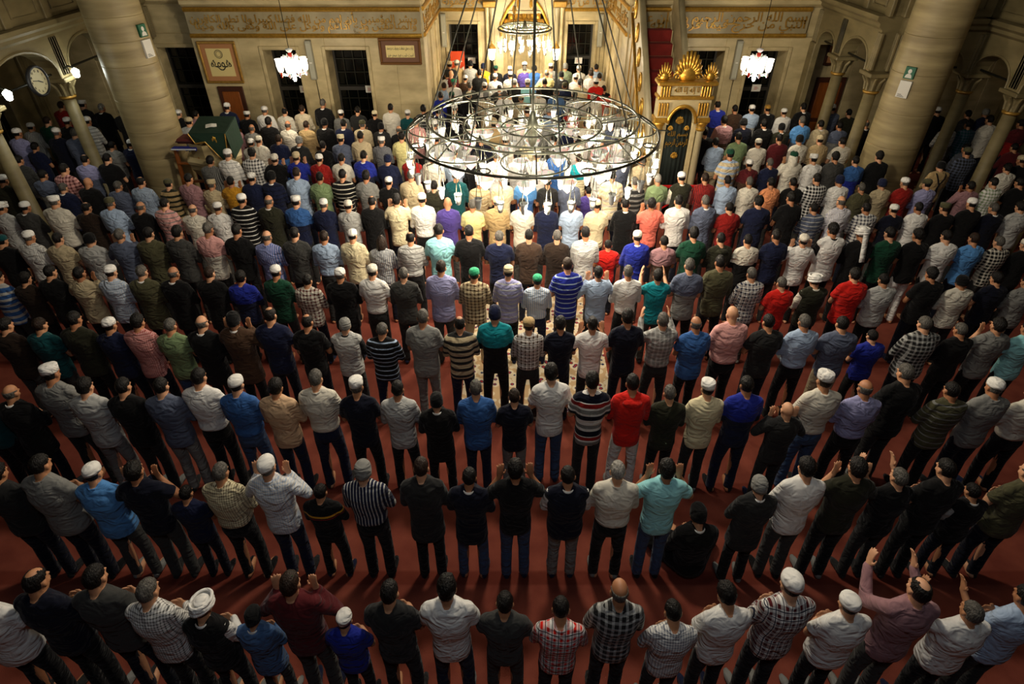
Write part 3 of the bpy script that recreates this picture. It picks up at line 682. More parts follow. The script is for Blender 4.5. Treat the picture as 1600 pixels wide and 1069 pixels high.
# stair and balustrades behind the portal
S0, S1, NS = 0.25, 3.45, 13
for k in range(NS):
    y0 = S0 + (S1 - S0) * k / NS; y1 = S0 + (S1 - S0) * (k + 1) / NS; z = 3.35 * (k + 1) / NS
    st = MB().bbox((-hw + 0.17, y0, 0 if k == 0 else z - 0.5), (hw - 0.17, y1 + 0.02, z), 0.006).build('step', stone, mb)
    MB().bbox((-hw + 0.2, y0 - 0.012, z - 0.24), (hw - 0.2, y1, z + 0.012), 0.004).build('carpet', red_carpet, st)
for s in (-1, 1):
    a, b = sorted((s * hw, s * (hw - 0.16)))
    MB().prism([(0.14, 0), (S1 + 0.4, 0), (S1 + 0.4, 3.6), (0.14, 0.45)], a, b, axis='x').build('side_wall', stone, mb)
    a2, b2 = sorted((s * (hw - 0.02), s * (hw - 0.13)))
    MB().prism([(0.14, 0.45), (S1 + 0.4, 3.6), (S1 + 0.4, 4.5), (0.14, 1.3)], a2, b2, axis='x').build('balustrade', stone, mb)
    MB().tube([(s * (hw - 0.08), 0.14, 1.34), (s * (hw - 0.08), S1 + 0.4, 4.52)], 0.075, 8).build('handrail', stone_grey, mb, True)
    MB().tube([(s * (hw + 0.01), 0.14, 0.47), (s * (hw + 0.01), S1 + 0.4, 3.62)], 0.035, 6).build('gilt_string', gold, mb, True)
    for k in range(7):
        yy = 0.45 + k * 0.5; zb = 0.45 + (yy - 0.14) * 0.851
        MB().tube([(s * (hw + 0.005), yy, 0.1), (s * (hw + 0.005), yy, zb - 0.08)], 0.022, 6).build('gilt_moulding', gold_soft, mb)
        c = [(s * (hw + 0.0), yy + 0.02 + 0.12 * math.cos(t * 0.7), zb + 0.5 + 0.2 * math.sin(t * 0.7)) for t in range(9)]
        MB().tube(c, 0.022, 6, True).build('gilt_oval', gold, mb, True)
        MB().ell((s * (hw + 0.0), yy + 0.02, zb + 0.5), (0.02, 0.05, 0.1), 8, 6).build('gilt_boss', gold, mb, True)
    MB().lathe([(0.1, 0), (0.1, 3.9), (0.13, 4.0), (0.1, 4.1)], (s * (hw - 0.08), S1 + 0.45, 0), 8).build('upper_post', stone, mb)
bar = thing('barrier', 'low red metal barrier standing at the foot of the minbar', 'barrier', (3.5, 12.25, 0))
for z in (0.3, 0.98): MB().bbox((-0.5, -0.02, z - 0.03), (0.5, 0.02, z + 0.03), 0.008).build('rail', red_paint, bar)
for x in (-0.48, 0.48): MB().bbox((x - 0.025, -0.03, 0), (x + 0.025, 0.03, 1.0), 0.006).build('post', red_paint, bar)
for s in (-1, 1): MB().tube([(-0.45 * s, 0, 0.32), (0.45 * s, 0, 0.96)], 0.022, 6).build('cross_brace', red_paint, bar)
for s in (-1, 1): MB().bbox((s * 0.48 - 0.04, -0.22, 0), (s * 0.48 + 0.04, 0.22, 0.03), 0.006).build('foot', red_paint, bar)

# ------------------------------------------------------------------ pulpit with green cloth, ladder and cushion
pu = thing('pulpit', 'carved stone preaching pulpit beside the big left pier', 'pulpit', (-6.45, 12.85, 0)); pu.scale = (0.74, 0.74, 1.12)
oc = lambda r, z: (r, z)
MB().lathe([(0.62, 0), (0.62, 0.2), (0.5, 0.3), (0.46, 0.55), (0.56, 0.95), (0.7, 1.1), (0.74, 1.14), (0.74, 1.24)], seg=8).build('pedestal', stone_side, pu)
MB().lathe([(0.78, 1.24), (0.8, 1.3), (0.72, 1.34)], seg=8).build('ledge', stone, pu)
for k in range(20):
    a = 2 * math.pi * k / 20
    MB().tube([(0.45 * math.cos(a), 0.45 * math.sin(a), 0.58), (0.53 * math.cos(a), 0.53 * math.sin(a), 0.95)], 0.026, 6).build('flute', stone, pu)
MB().lathe([(0.6, 1.34), (0.62, 1.6), (0.58, 1.6), (0.56, 1.36)], seg=8).build('parapet', stone_side, pu)
MB().bbox((-0.1, -0.3, 1.5), (0.5, 0.3, 1.66), 0.02, T((0.05, 0, 0.06)) @ RX(-0.12)).build('desk', wood, pu)
green_cloth = mat('green_cloth', (12, 44, 28), 0.85, bump=0.3, bscale=8)
gc = thing('pulpit_cloth', 'dark green cloth with gold border draped over the pulpit desk', 'cloth', (-6.45, 12.85, 0)); gc.scale = (0.74, 0.80, 1.12)
def sheet(pts, th, nm, mm, par):
    n = len(pts); c = sum((Vector(p) for p in pts), Vector()) / n
    nn = Vector((0, 0, 0))
    for i in range(n): nn += (Vector(pts[i]) - c).cross(Vector(pts[(i + 1) % n]) - c)
    nn.normalize()
    a = [Vector(p) + nn * th / 2 for p in pts]; b = [Vector(p) - nn * th / 2 for p in pts]
    return MB().add(a + b, [tuple(range(n)), tuple(range(2 * n - 1, n - 1, -1))] + [(i, n + i, n + (i + 1) % n, (i + 1) % n) for i in range(n)]).build(nm, mm, par)
sheet([(-0.34, -0.42, 1.80), (0.68, -0.42, 1.80), (0.68, 0.42, 1.93), (-0.34, 0.42, 1.93)], 0.014, 'cloth_top', green_cloth, gc)
sheet([(-0.34, -0.43, 1.80), (0.68, -0.43, 1.80), (0.62, -0.56, 1.22), (0.1, -0.49, 1.66), (-0.2, -0.46, 1.62)], 0.014, 'cloth_flap', green_cloth, gc)
sheet([(0.69, -0.42, 1.80), (0.69, 0.42, 1.93), (0.76, 0.36, 1.45), (0.74, -0.36, 1.3)], 0.014, 'cloth_side', green_cloth, gc)
MB().tube([(-0.34, -0.44, 1.80), (-0.2, -0.47, 1.62), (0.1, -0.5, 1.66), (0.62, -0.57, 1.22), (0.69, -0.44, 1.8)], 0.018, 6).build('gold_border', gold_soft, gc)
m = MB()
for k in range(7): m.ell((0.36 + 0.05 * math.cos(k * 0.9), -0.475 + 0.0 * k, 1.66 + 0.07 * math.sin(k * 0.9)), (0.022, 0.012, 0.04), 6, 5)
m.build('gold_emblem', gold, gc)
bk = thing('open_book', 'small open book lying on the green pulpit cloth', 'book', (-6.32, 12.8, 2.09)); bk.rotation_euler = (0.15, 0, 0.3)
for s in (-1, 1): MB().bbox((0.0, -0.07, 0), (0.11, 0.07, 0.018), 0.004, RY(s * 0.12) @ (Matrix.Scale(1, 4) if s > 0 else RZ(math.pi))).build('pages', paper, bk)
la = thing('wooden_ladder', 'short wooden step ladder leaning against the pulpit by the left pier', 'ladder', (-6.85, 12.3, 0))
for x in (-0.24, 0.24): MB().bbox((x - 0.03, -0.04, 0), (x + 0.03, 0.04, 1.72), 0.008, RX(-0.14)).build('rail', wood, la)
for k in range(4): MB().bbox((-0.24, -0.06, 0.25 + k * 0.38), (0.24, 0.06, 0.29 + k * 0.38), 0.006, RX(-0.14)).build('rung', wood, la)
cs = thing('seat_cushion', 'dark red seat cushion on the pulpit platform above the ladder', 'cushion', (-6.82, 12.72, 1.79)); cs.scale = (0.75, 0.75, 1)
MB().bbox((-0.28, -0.25, 0), (0.28, 0.25, 0.1), 0.035).build('pad', mat('maroon_fabric', (92, 34, 28), 0.9), cs)
MB().tube([(-0.28, -0.26, 0.05), (0.28, -0.26, 0.05)], 0.012, 6).build('piping', mat('maroon_piping', (60, 20, 18), 0.8), cs)
bc = MB()
bc.rings([[Vector((-0.26 + 0.52 * i / 8, -0.1, 1.655 + 0.02 * math.sin(i * 2.2))), Vector((-0.26 + 0.52 * i / 8, -0.06 + 0.01 * math.sin(i * 1.3), 1.69 + 0.015 * math.sin(i))), Vector((-0.26 + 0.52 * i / 8, 0.06, 1.69)), Vector((-0.26 + 0.52 * i / 8, 0.05, 1.66))] for i in range(9)])
tw = thing('folded_towel', 'blue and white striped towel over the top of the ladder', 'towel', (-6.85, 12.5, 0.05))
bc.build('towel_body', mat('blue_towel', (28, 34, 120), 0.9), tw)
MB().bbox((-0.26, -0.115, 1.66), (0.26, -0.09, 1.685), 0.004).build('white_stripe', mat('towel_white', (200, 205, 215), 0.9), tw)

# ------------------------------------------------------------------ framed calligraphy
def frame(name, label, x0, x1, z0, z1, y, fmat, mount):
    r = thing(name, label, 'picture frame', ((x0 + x1) / 2, y, (z0 + z1) / 2)); w = (x1 - x0) / 2; h = (z1 - z0) / 2; b = 0.06
    for a, c in (((-w, -0.06, -h), (w, 0, -h + b)), ((-w, -0.06, h - b), (w, 0, h)), ((-w, -0.06, -h + b), (-w + b, 0, h - b)), ((w - b, -0.06, -h + b), (w, 0, h - b))):
        MB().bbox(a, c, 0.014).build('frame_bar', fmat, r)
    MB().box((-w + b, -0.02, -h + b), (w - b, -0.01, h - b)).build('mount', mount, r)
    i = 0.17
    MB().box((-w + i, -0.026, -h + i), (w - i, -0.02, h - i)).build('sheet', mat('cream_sheet', (226, 206, 140), 0.8), r)
    return r
f1 = frame('calligraphy_frame', 'gold framed mirror-image black calligraphy on the far left of the wall', -7.93, -6.97, 2.0, 3.0, WY - 0.01, gold_soft, mat('tan_mount', (176, 122, 78), 0.8))
lettering('calligraphy', '\u0647\u0648', black_ink, f1, 0.26, 0.26, T((-0.13, -0.027, -0.06)) @ Matrix.Scale(-1, 4, (1, 0, 0)), 0.004)
lettering('calligraphy', '\u0647\u0648', black_ink, f1, 0.26, 0.26, T((0.13, -0.027, -0.06)), 0.004)
m = MB()
for rr in (0.06, 0.085, 0.10): m.tube([(rr * math.cos(k * math.pi / 10), -0.03, 0.2 + rr * math.sin(k * math.pi / 10)) for k in range(20)], 0.004, 4, True)
m.build('round_calligraphy', black_ink, f1)
f2 = frame('calligraphy_frame', 'brown framed two-line calligraphy left of the apse corner', -3.36, -2.30, 2.45, 3.07, WY - 0.01, mat('brown_gilt_frame', (116, 76, 36), 0.4, 0.3), mat('red_brown_mount', (112, 78, 58), 0.8))
for z, txt in ((0.07, '\u06cc\u0627\u0631\u0628 \u0628\u062d\u0642 \u0634\u0641\u0642\u062a \u0648\u062f\u0648\u0644\u062a \u062f\u0631\u062f\u0645\u0646\u062f'.replace('\u06cc', '\u064a')), (-0.09, '\u0627\u0633\u062a \u0634\u0628 \u0639\u064a\u062f \u0633\u062d\u0631 \u062e\u064a\u0632')):
    lettering('calligraphy', txt, black_ink, f2, 0.66, 0.1, T((0, -0.027, z)), 0.004)
f3 = frame('calligraphy_frame', 'small dark framed panel inside the right arcade', 8.15, 8.85, 2.35, 3.0, WY + 0.38, dark_wood, mat('tan_mount', (176, 122, 78), 0.8))
# ------------------------------------------------------------------ column loudspeakers
for x0, y, l in ((-5.12, WY - 0.06, 'tall grey column loudspeaker between the left windows'), (5.72, WY - 0.06, 'tall grey column loudspeaker between the right windows'),
                 (-2.1, AY - 0.1, 'slim grey column loudspeaker in the left of the apse'), (2.72, AY - 0.1, 'slim grey column loudspeaker in the right of the apse')):
    r = thing('column_speaker', l, 'loudspeaker', (x0, y, 2.1), 0, 'column loudspeakers on the wall')
    MB().bbox((-0.075, -0.06, 0), (0.075, 0.06, 0.92), 0.012).build('cabinet', grey_paint, r)
    MB().bbox((-0.06, -0.07, 0.05), (0.06, -0.055, 0.87), 0.004).build('front_cloth', mat('speaker_cloth', (170, 168, 150), 0.9), r)
    MB().box((-0.03, -0.075, 0.4), (0.03, -0.069, 0.425)).build('badge', paper, r)
    MB().tube([(0.03, 0.0, 0.02), (0.03, 0.03, -0.2), (0.05, 0.04, -1.2)], 0.008, 5).build('cable', iron, r)
# ------------------------------------------------------------------ notices
def pier_notice(px0, center, rad, ang, z, kind, label):
    M = T((center[0] + rad * math.sin(ang), center[1] - rad * math.cos(ang), z)) @ RZ(ang)
    if kind == 'green':
        r = tag(MB().bbox((-0.095, -0.03, -0.11), (0.095, 0.02, 0.11), 0.003, M).build('green_sign', sign_green), label, 'sign')
        MB().ell((0, -0.031, 0.03), (0.036, 0.004, 0.042), 14, 8, M).build('pictogram_head', paper, r)
        MB().prism([(-0.065, -0.09), (0.065, -0.09), (0.052, -0.04), (0.024, -0.015), (-0.024, -0.015), (-0.052, -0.04)], -0.036, -0.028, M).build('pictogram_shoulders', paper, r)
    else:
        r = tag(MB().bbox((-0.11, -0.03, -0.16), (0.11, 0.02, 0.16), 0.003, M).build('notice_sheet', paper), label, 'notice')
        for k in range(3): MB().box((-0.08, -0.032, -0.14 + k * 0.02), (0.05 - 0.03 * k, -0.028, -0.132 + k * 0.02), M).build('text_line', black_ink, r)
    return r
pier_notice(0, (-7.72, 13.1), 0.53, R(77), 3.86, 'green', 'small green sign with white figure high on the left pier')
pier_notice(0, (-7.72, 13.1), 0.53, R(77), 3.54, 'paper', 'white printed notice below the green sign on the left pier')
pier_notice(0, (8.33, 13.1), 0.54, R(-50), 3.14, 'green', 'square green sign with white figure on the right pier')
pier_notice(0, (8.33, 13.1), 0.54, R(-50), 2.83, 'paper', 'white printed notice below the green sign on the right pier')
for (x, y, z, l) in ((-5.62, WY + 0.6, 1.72, 'paper notice behind the grille of the far left window'), (-3.84, WY + 0.6, 1.72, 'paper notice behind the grille of the second window'),
                     (-1.3, AY + 0.5, 1.6, 'paper notice in the left apse window'), (2.15, AY + 0.5, 1.6, 'paper notice in the right apse window'), (6.6, WY + 0.6, 1.75, 'paper notice in the window right of the minbar')):
    r = tag(MB().bbox((x - 0.12, y - 0.12, z - 0.09), (x + 0.12, y - 0.105, z + 0.09), 0.003).build('window_notice', paper), l, 'notice')
    for q in (-0.03, 0.0, 0.03): MB().box((x - 0.06, y - 0.123, z + q - 0.009), (x + 0.05 - abs(q), y - 0.119, z + q + 0.004)).build('printed_line', mat('notice_red', (190, 110, 100), 0.7), r)
ob = thing('notice_stand', 'orange red notice board standing in the left apse window', 'notice board', (-1.72, AY - 0.12, 0))
orange = mat('orange_board', (206, 66, 18), 0.6)
MB().bbox((-0.22, -0.02, 1.25), (0.22, 0.02, 1.98), 0.008).build('board', orange, ob)
MB().prism([(-0.2, 1.27), (0.2, 1.27), (0.2, 1.55)], -0.03, -0.018).build('white_corner', paper, ob)
for x in (-0.18, 0.18): MB().bbox((x - 0.02, -0.02, 0), (x + 0.02, 0.02, 1.27), 0.004).build('leg', orange, ob)
MB().bbox((-0.15, -0.026, 1.68), (0.15, -0.018, 1.70), 0.002).build('text_line', paper, ob)
# ================================================================== people: shared body, clothing and headwear shapes
from mathutils import noise as mnoise
BASE = [(0.80, 0.0, 0.150, 0.100), (0.90, -0.008, 0.160, 0.114), (1.0, 0.0, 0.152, 0.106), (1.08, 0.004, 0.153, 0.106), (1.2, -0.004, 0.168, 0.114), (1.30, -0.014, 0.180, 0.116), (1.385, -0.018, 0.174, 0.102), (1.445, -0.016, 0.138, 0.080), (1.492, -0.006, 0.068, 0.062)]
def loft(mb, secs, add=0.0, g=1.0, seg=24, p=2.4, dz=0.0):
    rs = []
    for (z, cy, rx, ry) in secs:
        k = max(0.0, min(1.0, (1.44 - z) / 0.2))
        rx2 = (rx + add) * (1 + 0.55 * (g - 1) * k); ry2 = (ry + add) * (1 + 1.1 * (g - 1) * k)
        ring = []
        for i in range(seg):
            a = 2 * math.pi * i / seg; c, s = math.cos(a), math.sin(a)
            ring.append(Vector((rx2 * math.copysign(abs(c) ** (2 / p), c), cy + ry2 * math.copysign(abs(s) ** (2 / p), s), z + dz)))
        rs.append(ring)
    mb.rings(rs); return mb
def limb(mb, pts, rad, seg=12):
    """rounded, tapering limb through the joints"""
    for i in range(len(pts) - 1):
        a, b = Vector(pts[i]), Vector(pts[i + 1]); d = b - a
        if d.length < 1e-4: continue
        mb.tube([a, a + d * 0.35, a + d * 0.7, b], [rad[i], rad[i] * 0.62 + rad[i + 1] * 0.38 + 0.003, rad[i] * 0.28 + rad[i + 1] * 0.72, rad[i + 1]], seg)
    for p, r in zip(pts, rad): mb.ell(p, (r, r, r), seg, 8)
    return mb
SH = (0.168, -0.014, 1.41)
def arm_pts(pose, s):
    sh = Vector((s * SH[0], SH[1], SH[2]))
    if pose == 'fold':
        el = Vector((s * 0.226, 0.05, 1.13)); wr = Vector((s * 0.075, 0.185 + (0.03 if s > 0 else 0), 1.10 + (0.025 if s > 0 else -0.01))); hd = Vector((-s * 0.97, 0.10, 0.05 * s)); nm = Vector((0, -1, 0.1))
    elif pose == 'raise':
        el = Vector((s * 0.315, 0.045, 1.215)); wr = Vector((s * 0.165, 0.085, 1.445)); hd = Vector((-s * 0.12, 0.02, 0.99)); nm = Vector((s * 0.2, 1, 0))
    elif pose == 'reach':
        el = Vector((s * 0.25, 0.14, 1.25)); wr = Vector((s * 0.20, 0.34, 1.42)); hd = Vector((-s * 0.1, 0.35, 0.93)); nm = Vector((-s * 0.9, 0.1, 0.1))
    elif pose == 'hang':
        el = Vector((s * 0.232, -0.02, 1.115)); wr = Vector((s * 0.235, 0.06, 0.872)); hd = Vector((0, 0.12, -0.99)); nm = Vector((-s, 0.2, 0))
    else:  # sit
        el = Vector((s * 0.235, 0.05, 1.12)); wr = Vector((s * 0.12, 0.26, 1.02)); hd = Vector((-s * 0.4, 0.9, -0.1)); nm = Vector((0, 0.1, -1))
    return sh, el, wr, hd.normalized(), nm.normalized()
HEADS = {'fold': ((0, 0.052, 1.578), R(18)), 'raise': ((0, 0.03, 1.588), R(8)), 'reach': ((0, 0.03, 1.588), R(4)), 'hang': ((0, 0.035, 1.585), R(12)), 'sit': ((0, 0.06, 1.575), R(24)), 'bow': ((0, 0.088, 1.557), R(36))}
HS = 0.955
def arm_pose(pose): return 'fold' if pose == 'bow' else pose
def hand(mb, wr, d, n, s):
    w = d.cross(n).normalized()
    M = Matrix((w, d, n)).transposed().to_4x4()
    mb.ell((0, 0, 0), (0.040, 0.050, 0.017), 10, 8, T(wr + d * 0.045) @ M)
    th = w if (w.x * s < 0) else -w
    if abs(w.x) < 0.3: th = w if w.z > 0 else -w
    for q, ln in zip((-1.5, -0.5, 0.5, 1.5), (0.068, 0.078, 0.074, 0.056)):
        b = wr + d * 0.078 + w * q * 0.0195
        m1 = b + d * ln * 0.55 + w * q * 0.003 + n * 0.006; e = b + d * ln * 0.95 + w * q * 0.005 + n * 0.022
        mb.tube([b - d * 0.02, b, m1, e], [0.009, 0.0095, 0.009, 0.0075], 8); mb.ell(e, (0.0078,) * 3, 8, 6)
    b = wr + d * 0.025 + th * 0.03
    mb.tube([b - th * 0.02, b, b + d * 0.022 + th * 0.028, b + d * 0.055 + th * 0.032 + n * 0.012], [0.013, 0.012, 0.0105, 0.008], 8)
def head_parts(mb, M):
    mb.ell((0, -0.010, 0.035), (0.073, 0.091, 0.088), 20, 14, M)
    mb.ell((0, 0.018, -0.030), (0.060, 0.070, 0.086), 18, 12, M)
    mb.ell((0, 0.042, -0.088), (0.034, 0.036, 0.028), 12, 8, M)     # chin
    mb.tube([M @ Vector((0, 0.084, 0.018)), M @ Vector((0, 0.098, -0.012)), M @ Vector((0, 0.108, -0.034)), M @ Vector((0, 0.086, -0.044))], [0.010, 0.011, 0.015, 0.014], 8)   # nose
    mb.ell((0, 0.086, -0.064), (0.024, 0.012, 0.008), 10, 6, M)       # lips
    for s in (-1, 1):
        mb.ell((s * 0.030, 0.080, 0.030), (0.022, 0.014, 0.008), 10, 6, M)   # brow
        mb.ell((s * 0.042, 0.062, -0.02), (0.018, 0.018, 0.018), 10, 6, M)   # cheek
        mb.ell((s * 0.030, 0.077, 0.012), (0.0125, 0.0105, 0.010), 10, 8, M)  # eyeball
        mb.ell((s * 0.0765, -0.006, -0.004), (0.010, 0.021, 0.033), 10, 8, M @ T((0, 0, 0)))   # ear
        mb.ell((s * 0.082, -0.014, 0.004), (0.008, 0.016, 0.022), 8, 6, M)
JOBS = {}
DROP = 0.80            # how far a sitting torso is lowered
def job(key, mb, voxel, smooth, ratio, wob=0.0):
    JOBS[key] = (mb, voxel, smooth, ratio, wob)
def leg_pts(s, pose, spread=0.0):
    if pose == 'sit': return [(s * 0.09, 0.0, 0.12), (s * 0.33, 0.26, 0.13), (-s * 0.05, 0.34, 0.075), (-s * 0.14, 0.36, 0.06)]
    return [(s * 0.085, -0.005, 0.90), (s * (0.10 + spread), 0.012, 0.49), (s * (0.105 + spread), -0.03, 0.10), (s * (0.125 + spread), 0.115, 0.035)]
def make_body(pose):
    mb = MB(); dz = -DROP if pose == 'sit' else 0.0
    loft(mb, BASE, -0.004, 1.0, dz=dz)
    for s in (-1, 1):
        sh, el, wr, hd, nm = arm_pts(arm_pose(pose), s)
        o = Vector((0, 0, dz)); sh, el, wr = sh + o, el + o, wr + o
        limb(mb, [sh, el, wr, wr + hd * 0.02], [0.050, 0.039, 0.028, 0.026]); hand(mb, wr, hd, nm, s)
        lp = leg_pts(s, pose)
        limb(mb, lp[:3], [0.080, 0.053, 0.040])
        a = Vector(lp[2]); t = Vector(lp[3])
        if pose != 'sit':
            mb.tube([a + Vector((0, -0.035, -0.055)), a + Vector((0, 0, -0.06)), a * 0.5 + t * 0.5 + Vector((0, 0, -0.02)), t, t + Vector((s * 0.004, 0.04, -0.006))], [0.034, 0.042, 0.042, 0.036, 0.022], 10)
            mb.ell(a + Vector((0, -0.035, -0.062)), (0.034, 0.036, 0.036), 10, 8)
        else: limb(mb, [lp[2], lp[3]], [0.04, 0.035])
    hc, bow = HEADS[pose]; hc = Vector(hc) + Vector((0, 0, dz))
    M = T(hc) @ RX(-bow) @ Matrix.Scale(HS, 4)
    limb(mb, [Vector((0, -0.012, 1.42 + dz)), Vector((0, hc.y * 0.3 - 0.01, 1.50 + dz)), M @ Vector((0, -0.02, -0.03))], [0.062, 0.053, 0.055])
    head_parts(mb, M)
    job(('body', pose), mb, 0.0075, 4, 0.075 if pose in ('raise', 'reach') else 0.06)
def make_top(pose, kind, g):
    """kind: sleeve (l / s / n) + hem (u loose, t tucked, j jacket, r robe)"""
    mb = MB(); sl, hem = kind[0], kind[1]; dz = -DROP if pose == 'sit' else 0.0
    add = {'u': 0.014, 't': 0.013, 'j': 0.022, 'r': 0.02}[hem]
    if sl == 'n': add += 0.008
    secs = [q for q in BASE if q[0] > 1.05]
    if pose == 'sit': low = [(0.93, 0, 0.17, 0.13), (0.99, 0, 0.165, 0.125)]
    elif hem == 't': low = [(0.965, 0.0, 0.146, 0.104), (0.985, 0.0, 0.162, 0.118), (1.02, 0.0, 0.163, 0.118)]
    elif hem == 'j': low = [(0.70, -0.004, 0.172, 0.122), (0.85, -0.006, 0.170, 0.120), (1.0, 0.0, 0.156, 0.108)]
    elif hem == 'r': low = [(0.12, 0.0, 0.225, 0.17), (0.6, 0, 0.2, 0.15), (0.95, 0.0, 0.165, 0.118)]
    else: low = [(0.81, -0.004, 0.160, 0.116), (0.90, -0.006, 0.162, 0.118), (1.0, 0.0, 0.154, 0.110)]
    loft(mb, low + secs[0:], add, g, dz=dz)
    for s in (-1, 1):
        sh, el, wr, hd, nm = arm_pts(arm_pose(pose), s); o = Vector((0, 0, dz)); sh, el, wr = sh + o, el + o, wr + o
        gx = 1 + 0.25 * (g - 1)
        sh = Vector((sh.x * gx, sh.y, sh.z)); 
        mb.ell(sh + Vector((-s * 0.01, 0, -0.005)), (0.066 + add * 0.6, 0.062 + add * 0.6, 0.060 + add * 0.5), 14, 10)
        mb.tube([Vector((s * 0.03, -0.014, 1.464 + dz)), sh + Vector((0, 0, 0.014))], [0.052 + add * 0.5, 0.050 + add * 0.5], 12)
        if sl == 'l':
            limb(mb, [sh, el, wr + (el - wr).normalized() * 0.01], [0.058 + add * 0.5, 0.050 + add * 0.4, 0.036 + add * 0.3])
        elif sl == 's':
            m = sh + (el - sh) * 0.68
            mb.tube([sh, sh + (m - sh) * 0.5, m], [0.060 + add * 0.5, 0.062 + add * 0.4, 0.066 + add * 0.3], 14)
    job(('top', pose, kind, g), mb, 0.0135, 5, 0.2, 0.006)
def make_trousers(pose, spread, g):
    mb = MB()
    if pose == 'sit':
        mb.ell((0, -0.02, 0.14), (0.2, 0.17, 0.14), 16, 10)
        for s in (-1, 1): lp = leg_pts(s, pose); limb(mb, lp[:3], [0.12, 0.095, 0.065])
    else:
        loft(mb, [(0.80, -0.004, 0.150, 0.108), (0.88, -0.008, 0.160, 0.122), (0.95, -0.004, 0.152, 0.114), (1.0, 0.0, 0.146, 0.108), (1.03, 0.0, 0.143, 0.104)], 0.006, g)
        for s in (-1, 1):
            lp = [Vector(p) for p in leg_pts(s, pose, spread)]
            limb(mb, [lp[0] + Vector((0, 0, -0.02)), lp[1]], [0.093 * (1 + 0.4 * (g - 1)), 0.07])
            mb.tube([lp[1], lp[1] * 0.5 + lp[2] * 0.5, lp[2] + Vector((0, 0.0, -0.02)), lp[2] + Vector((0, 0.004, -0.055))], [0.07, 0.066, 0.062, 0.064], 14)
    job(('trousers', pose, spread, g), mb, 0.016, 4, 0.25, 0.005)
def run_jobs():
    tmp = {}
    for key, (mb, vox, sm, ratio, wob) in JOBS.items():
        me = mb.mesh('shape'); ob = bpy.data.objects.new('shape', me); COL.objects.link(ob)
        m = ob.modifiers.new('r', 'REMESH'); m.mode = 'VOXEL'; m.voxel_size = vox; m.adaptivity = 0
        m = ob.modifiers.new('s', 'SMOOTH'); m.factor = 0.5; m.iterations = sm
        m = ob.modifiers.new('d', 'DECIMATE'); m.ratio = ratio
        tmp[key] = ob
    dg = bpy.context.evaluated_depsgraph_get()
    out = {}
    for key, ob in tmp.items():
        me = bpy.data.meshes.new_from_object(ob.evaluated_get(dg)); me.name = key[0]
        wob = JOBS[key][4]
        if wob:
            for v in me.vertices:
                c = v.co
                n = mnoise.noise(Vector((c.x * 5 + 3, c.y * 5, c.z * 9))) + 0.5 * mnoise.noise(Vector((c.x * 11, c.y * 11 + 7, c.z * 17)))
                if c.z > 0.02: v.co = c + v.normal * n * wob
        me.polygons.foreach_set('use_smooth', [True] * len(me.polygons)); me.materials.clear(); me.materials.append(None)
        out[key] = me
    for ob in tmp.values():
        d = ob.data; bpy.data.objects.remove(ob); bpy.data.meshes.remove(d)
    return out
# ---- headwear and hair in the head's own frame
def cut_shell(r, c, keep, th=0.006, seg=24, rg=18, wob=0.0, sd=0):
    bm = bmesh.new(); bmesh.ops.create_uvsphere(bm, u_segments=seg, v_segments=rg, radius=1)
    for v in bm.verts:
        n = v.co.copy(); v.co = Vector((c[0] + n.x * r[0], c[1] + n.y * r[1], c[2] + n.z * r[2]))
        if wob: v.co += n * wob * mnoise.noise(n * 5 + Vector((sd, 0, 0)))
    dl = [f for f in bm.faces if not keep(f.calc_center_median())]
    bmesh.ops.delete(bm, geom=dl, context='FACES')
    bmesh.ops.recalc_face_normals(bm, faces=bm.faces[:])
    g = bmesh.ops.solidify(bm, geom=bm.faces[:], thickness=th)
    me = bpy.data.meshes.new('hair'); bm.to_mesh(me); bm.free()
    me.polygons.foreach_set('use_smooth', [True] * len(me.polygons)); me.materials.append(None); return me
def hairline(p):
    if p.y > 0.035: return p.z > 0.066 + (p.y - 0.035) * 0.2
    if p.y > -0.035: return p.z > (0.0 if abs(p.x) < 0.05 else 0.022 + (p.y + 0.035) * 0.5)
    return p.z > -0.060 + (0.012 if abs(p.x) > 0.03 else 0)
HAIR = {}
HAIR['short'] = cut_shell((0.0795, 0.0995, 0.097), (0, -0.012, 0.034), hairline, 0.012, wob=0.006)
HAIR['full'] = cut_shell((0.086, 0.107, 0.105), (0, -0.014, 0.036), hairline, 0.016, wob=0.012, sd=3)
HAIR['crown'] = cut_shell((0.0785, 0.0985, 0.096), (0, -0.012, 0.034), lambda p: hairline(p) and (p - Vector((0, -0.035, 0.125))).length > 0.05 and not (p.y > 0.0 and p.z > 0.09 and abs(p.x) < 0.05), 0.009, wob=0.004)
HAIR['fringe'] = cut_shell((0.0775, 0.0975, 0.095), (0, -0.012, 0.034), lambda p: hairline(p) and p.z < 0.045 and p.y < 0.03, 0.007, wob=0.004)
HAIR['under'] = cut_shell((0.0785, 0.0985, 0.096), (0, -0.012, 0.034), lambda p: hairline(p) and p.z < 0.07, 0.009, wob=0.004)
HAIR['long'] = cut_shell((0.094, 0.112, 0.17), (0, -0.018, -0.02), lambda p: (p.z > 0.06 or p.y < 0.02) and p.z > -0.155, 0.016, wob=0.02, sd=5)
def cap_mesh(mb, smooth=True):
    me = mb.mesh('cap', smooth); me.materials.append(None); return me
CAP = {}
CAP['skullcap'] = cap_mesh(MB().lathe([(0.080, 0.036), (0.0855, 0.036), (0.0875, 0.062), (0.084, 0.090), (0.074, 0.112), (0.05, 0.128), (0.02, 0.135), (0.004, 0.136)], (0, -0.012, 0), 24, 1.0, 1.22, RX(0.10)))
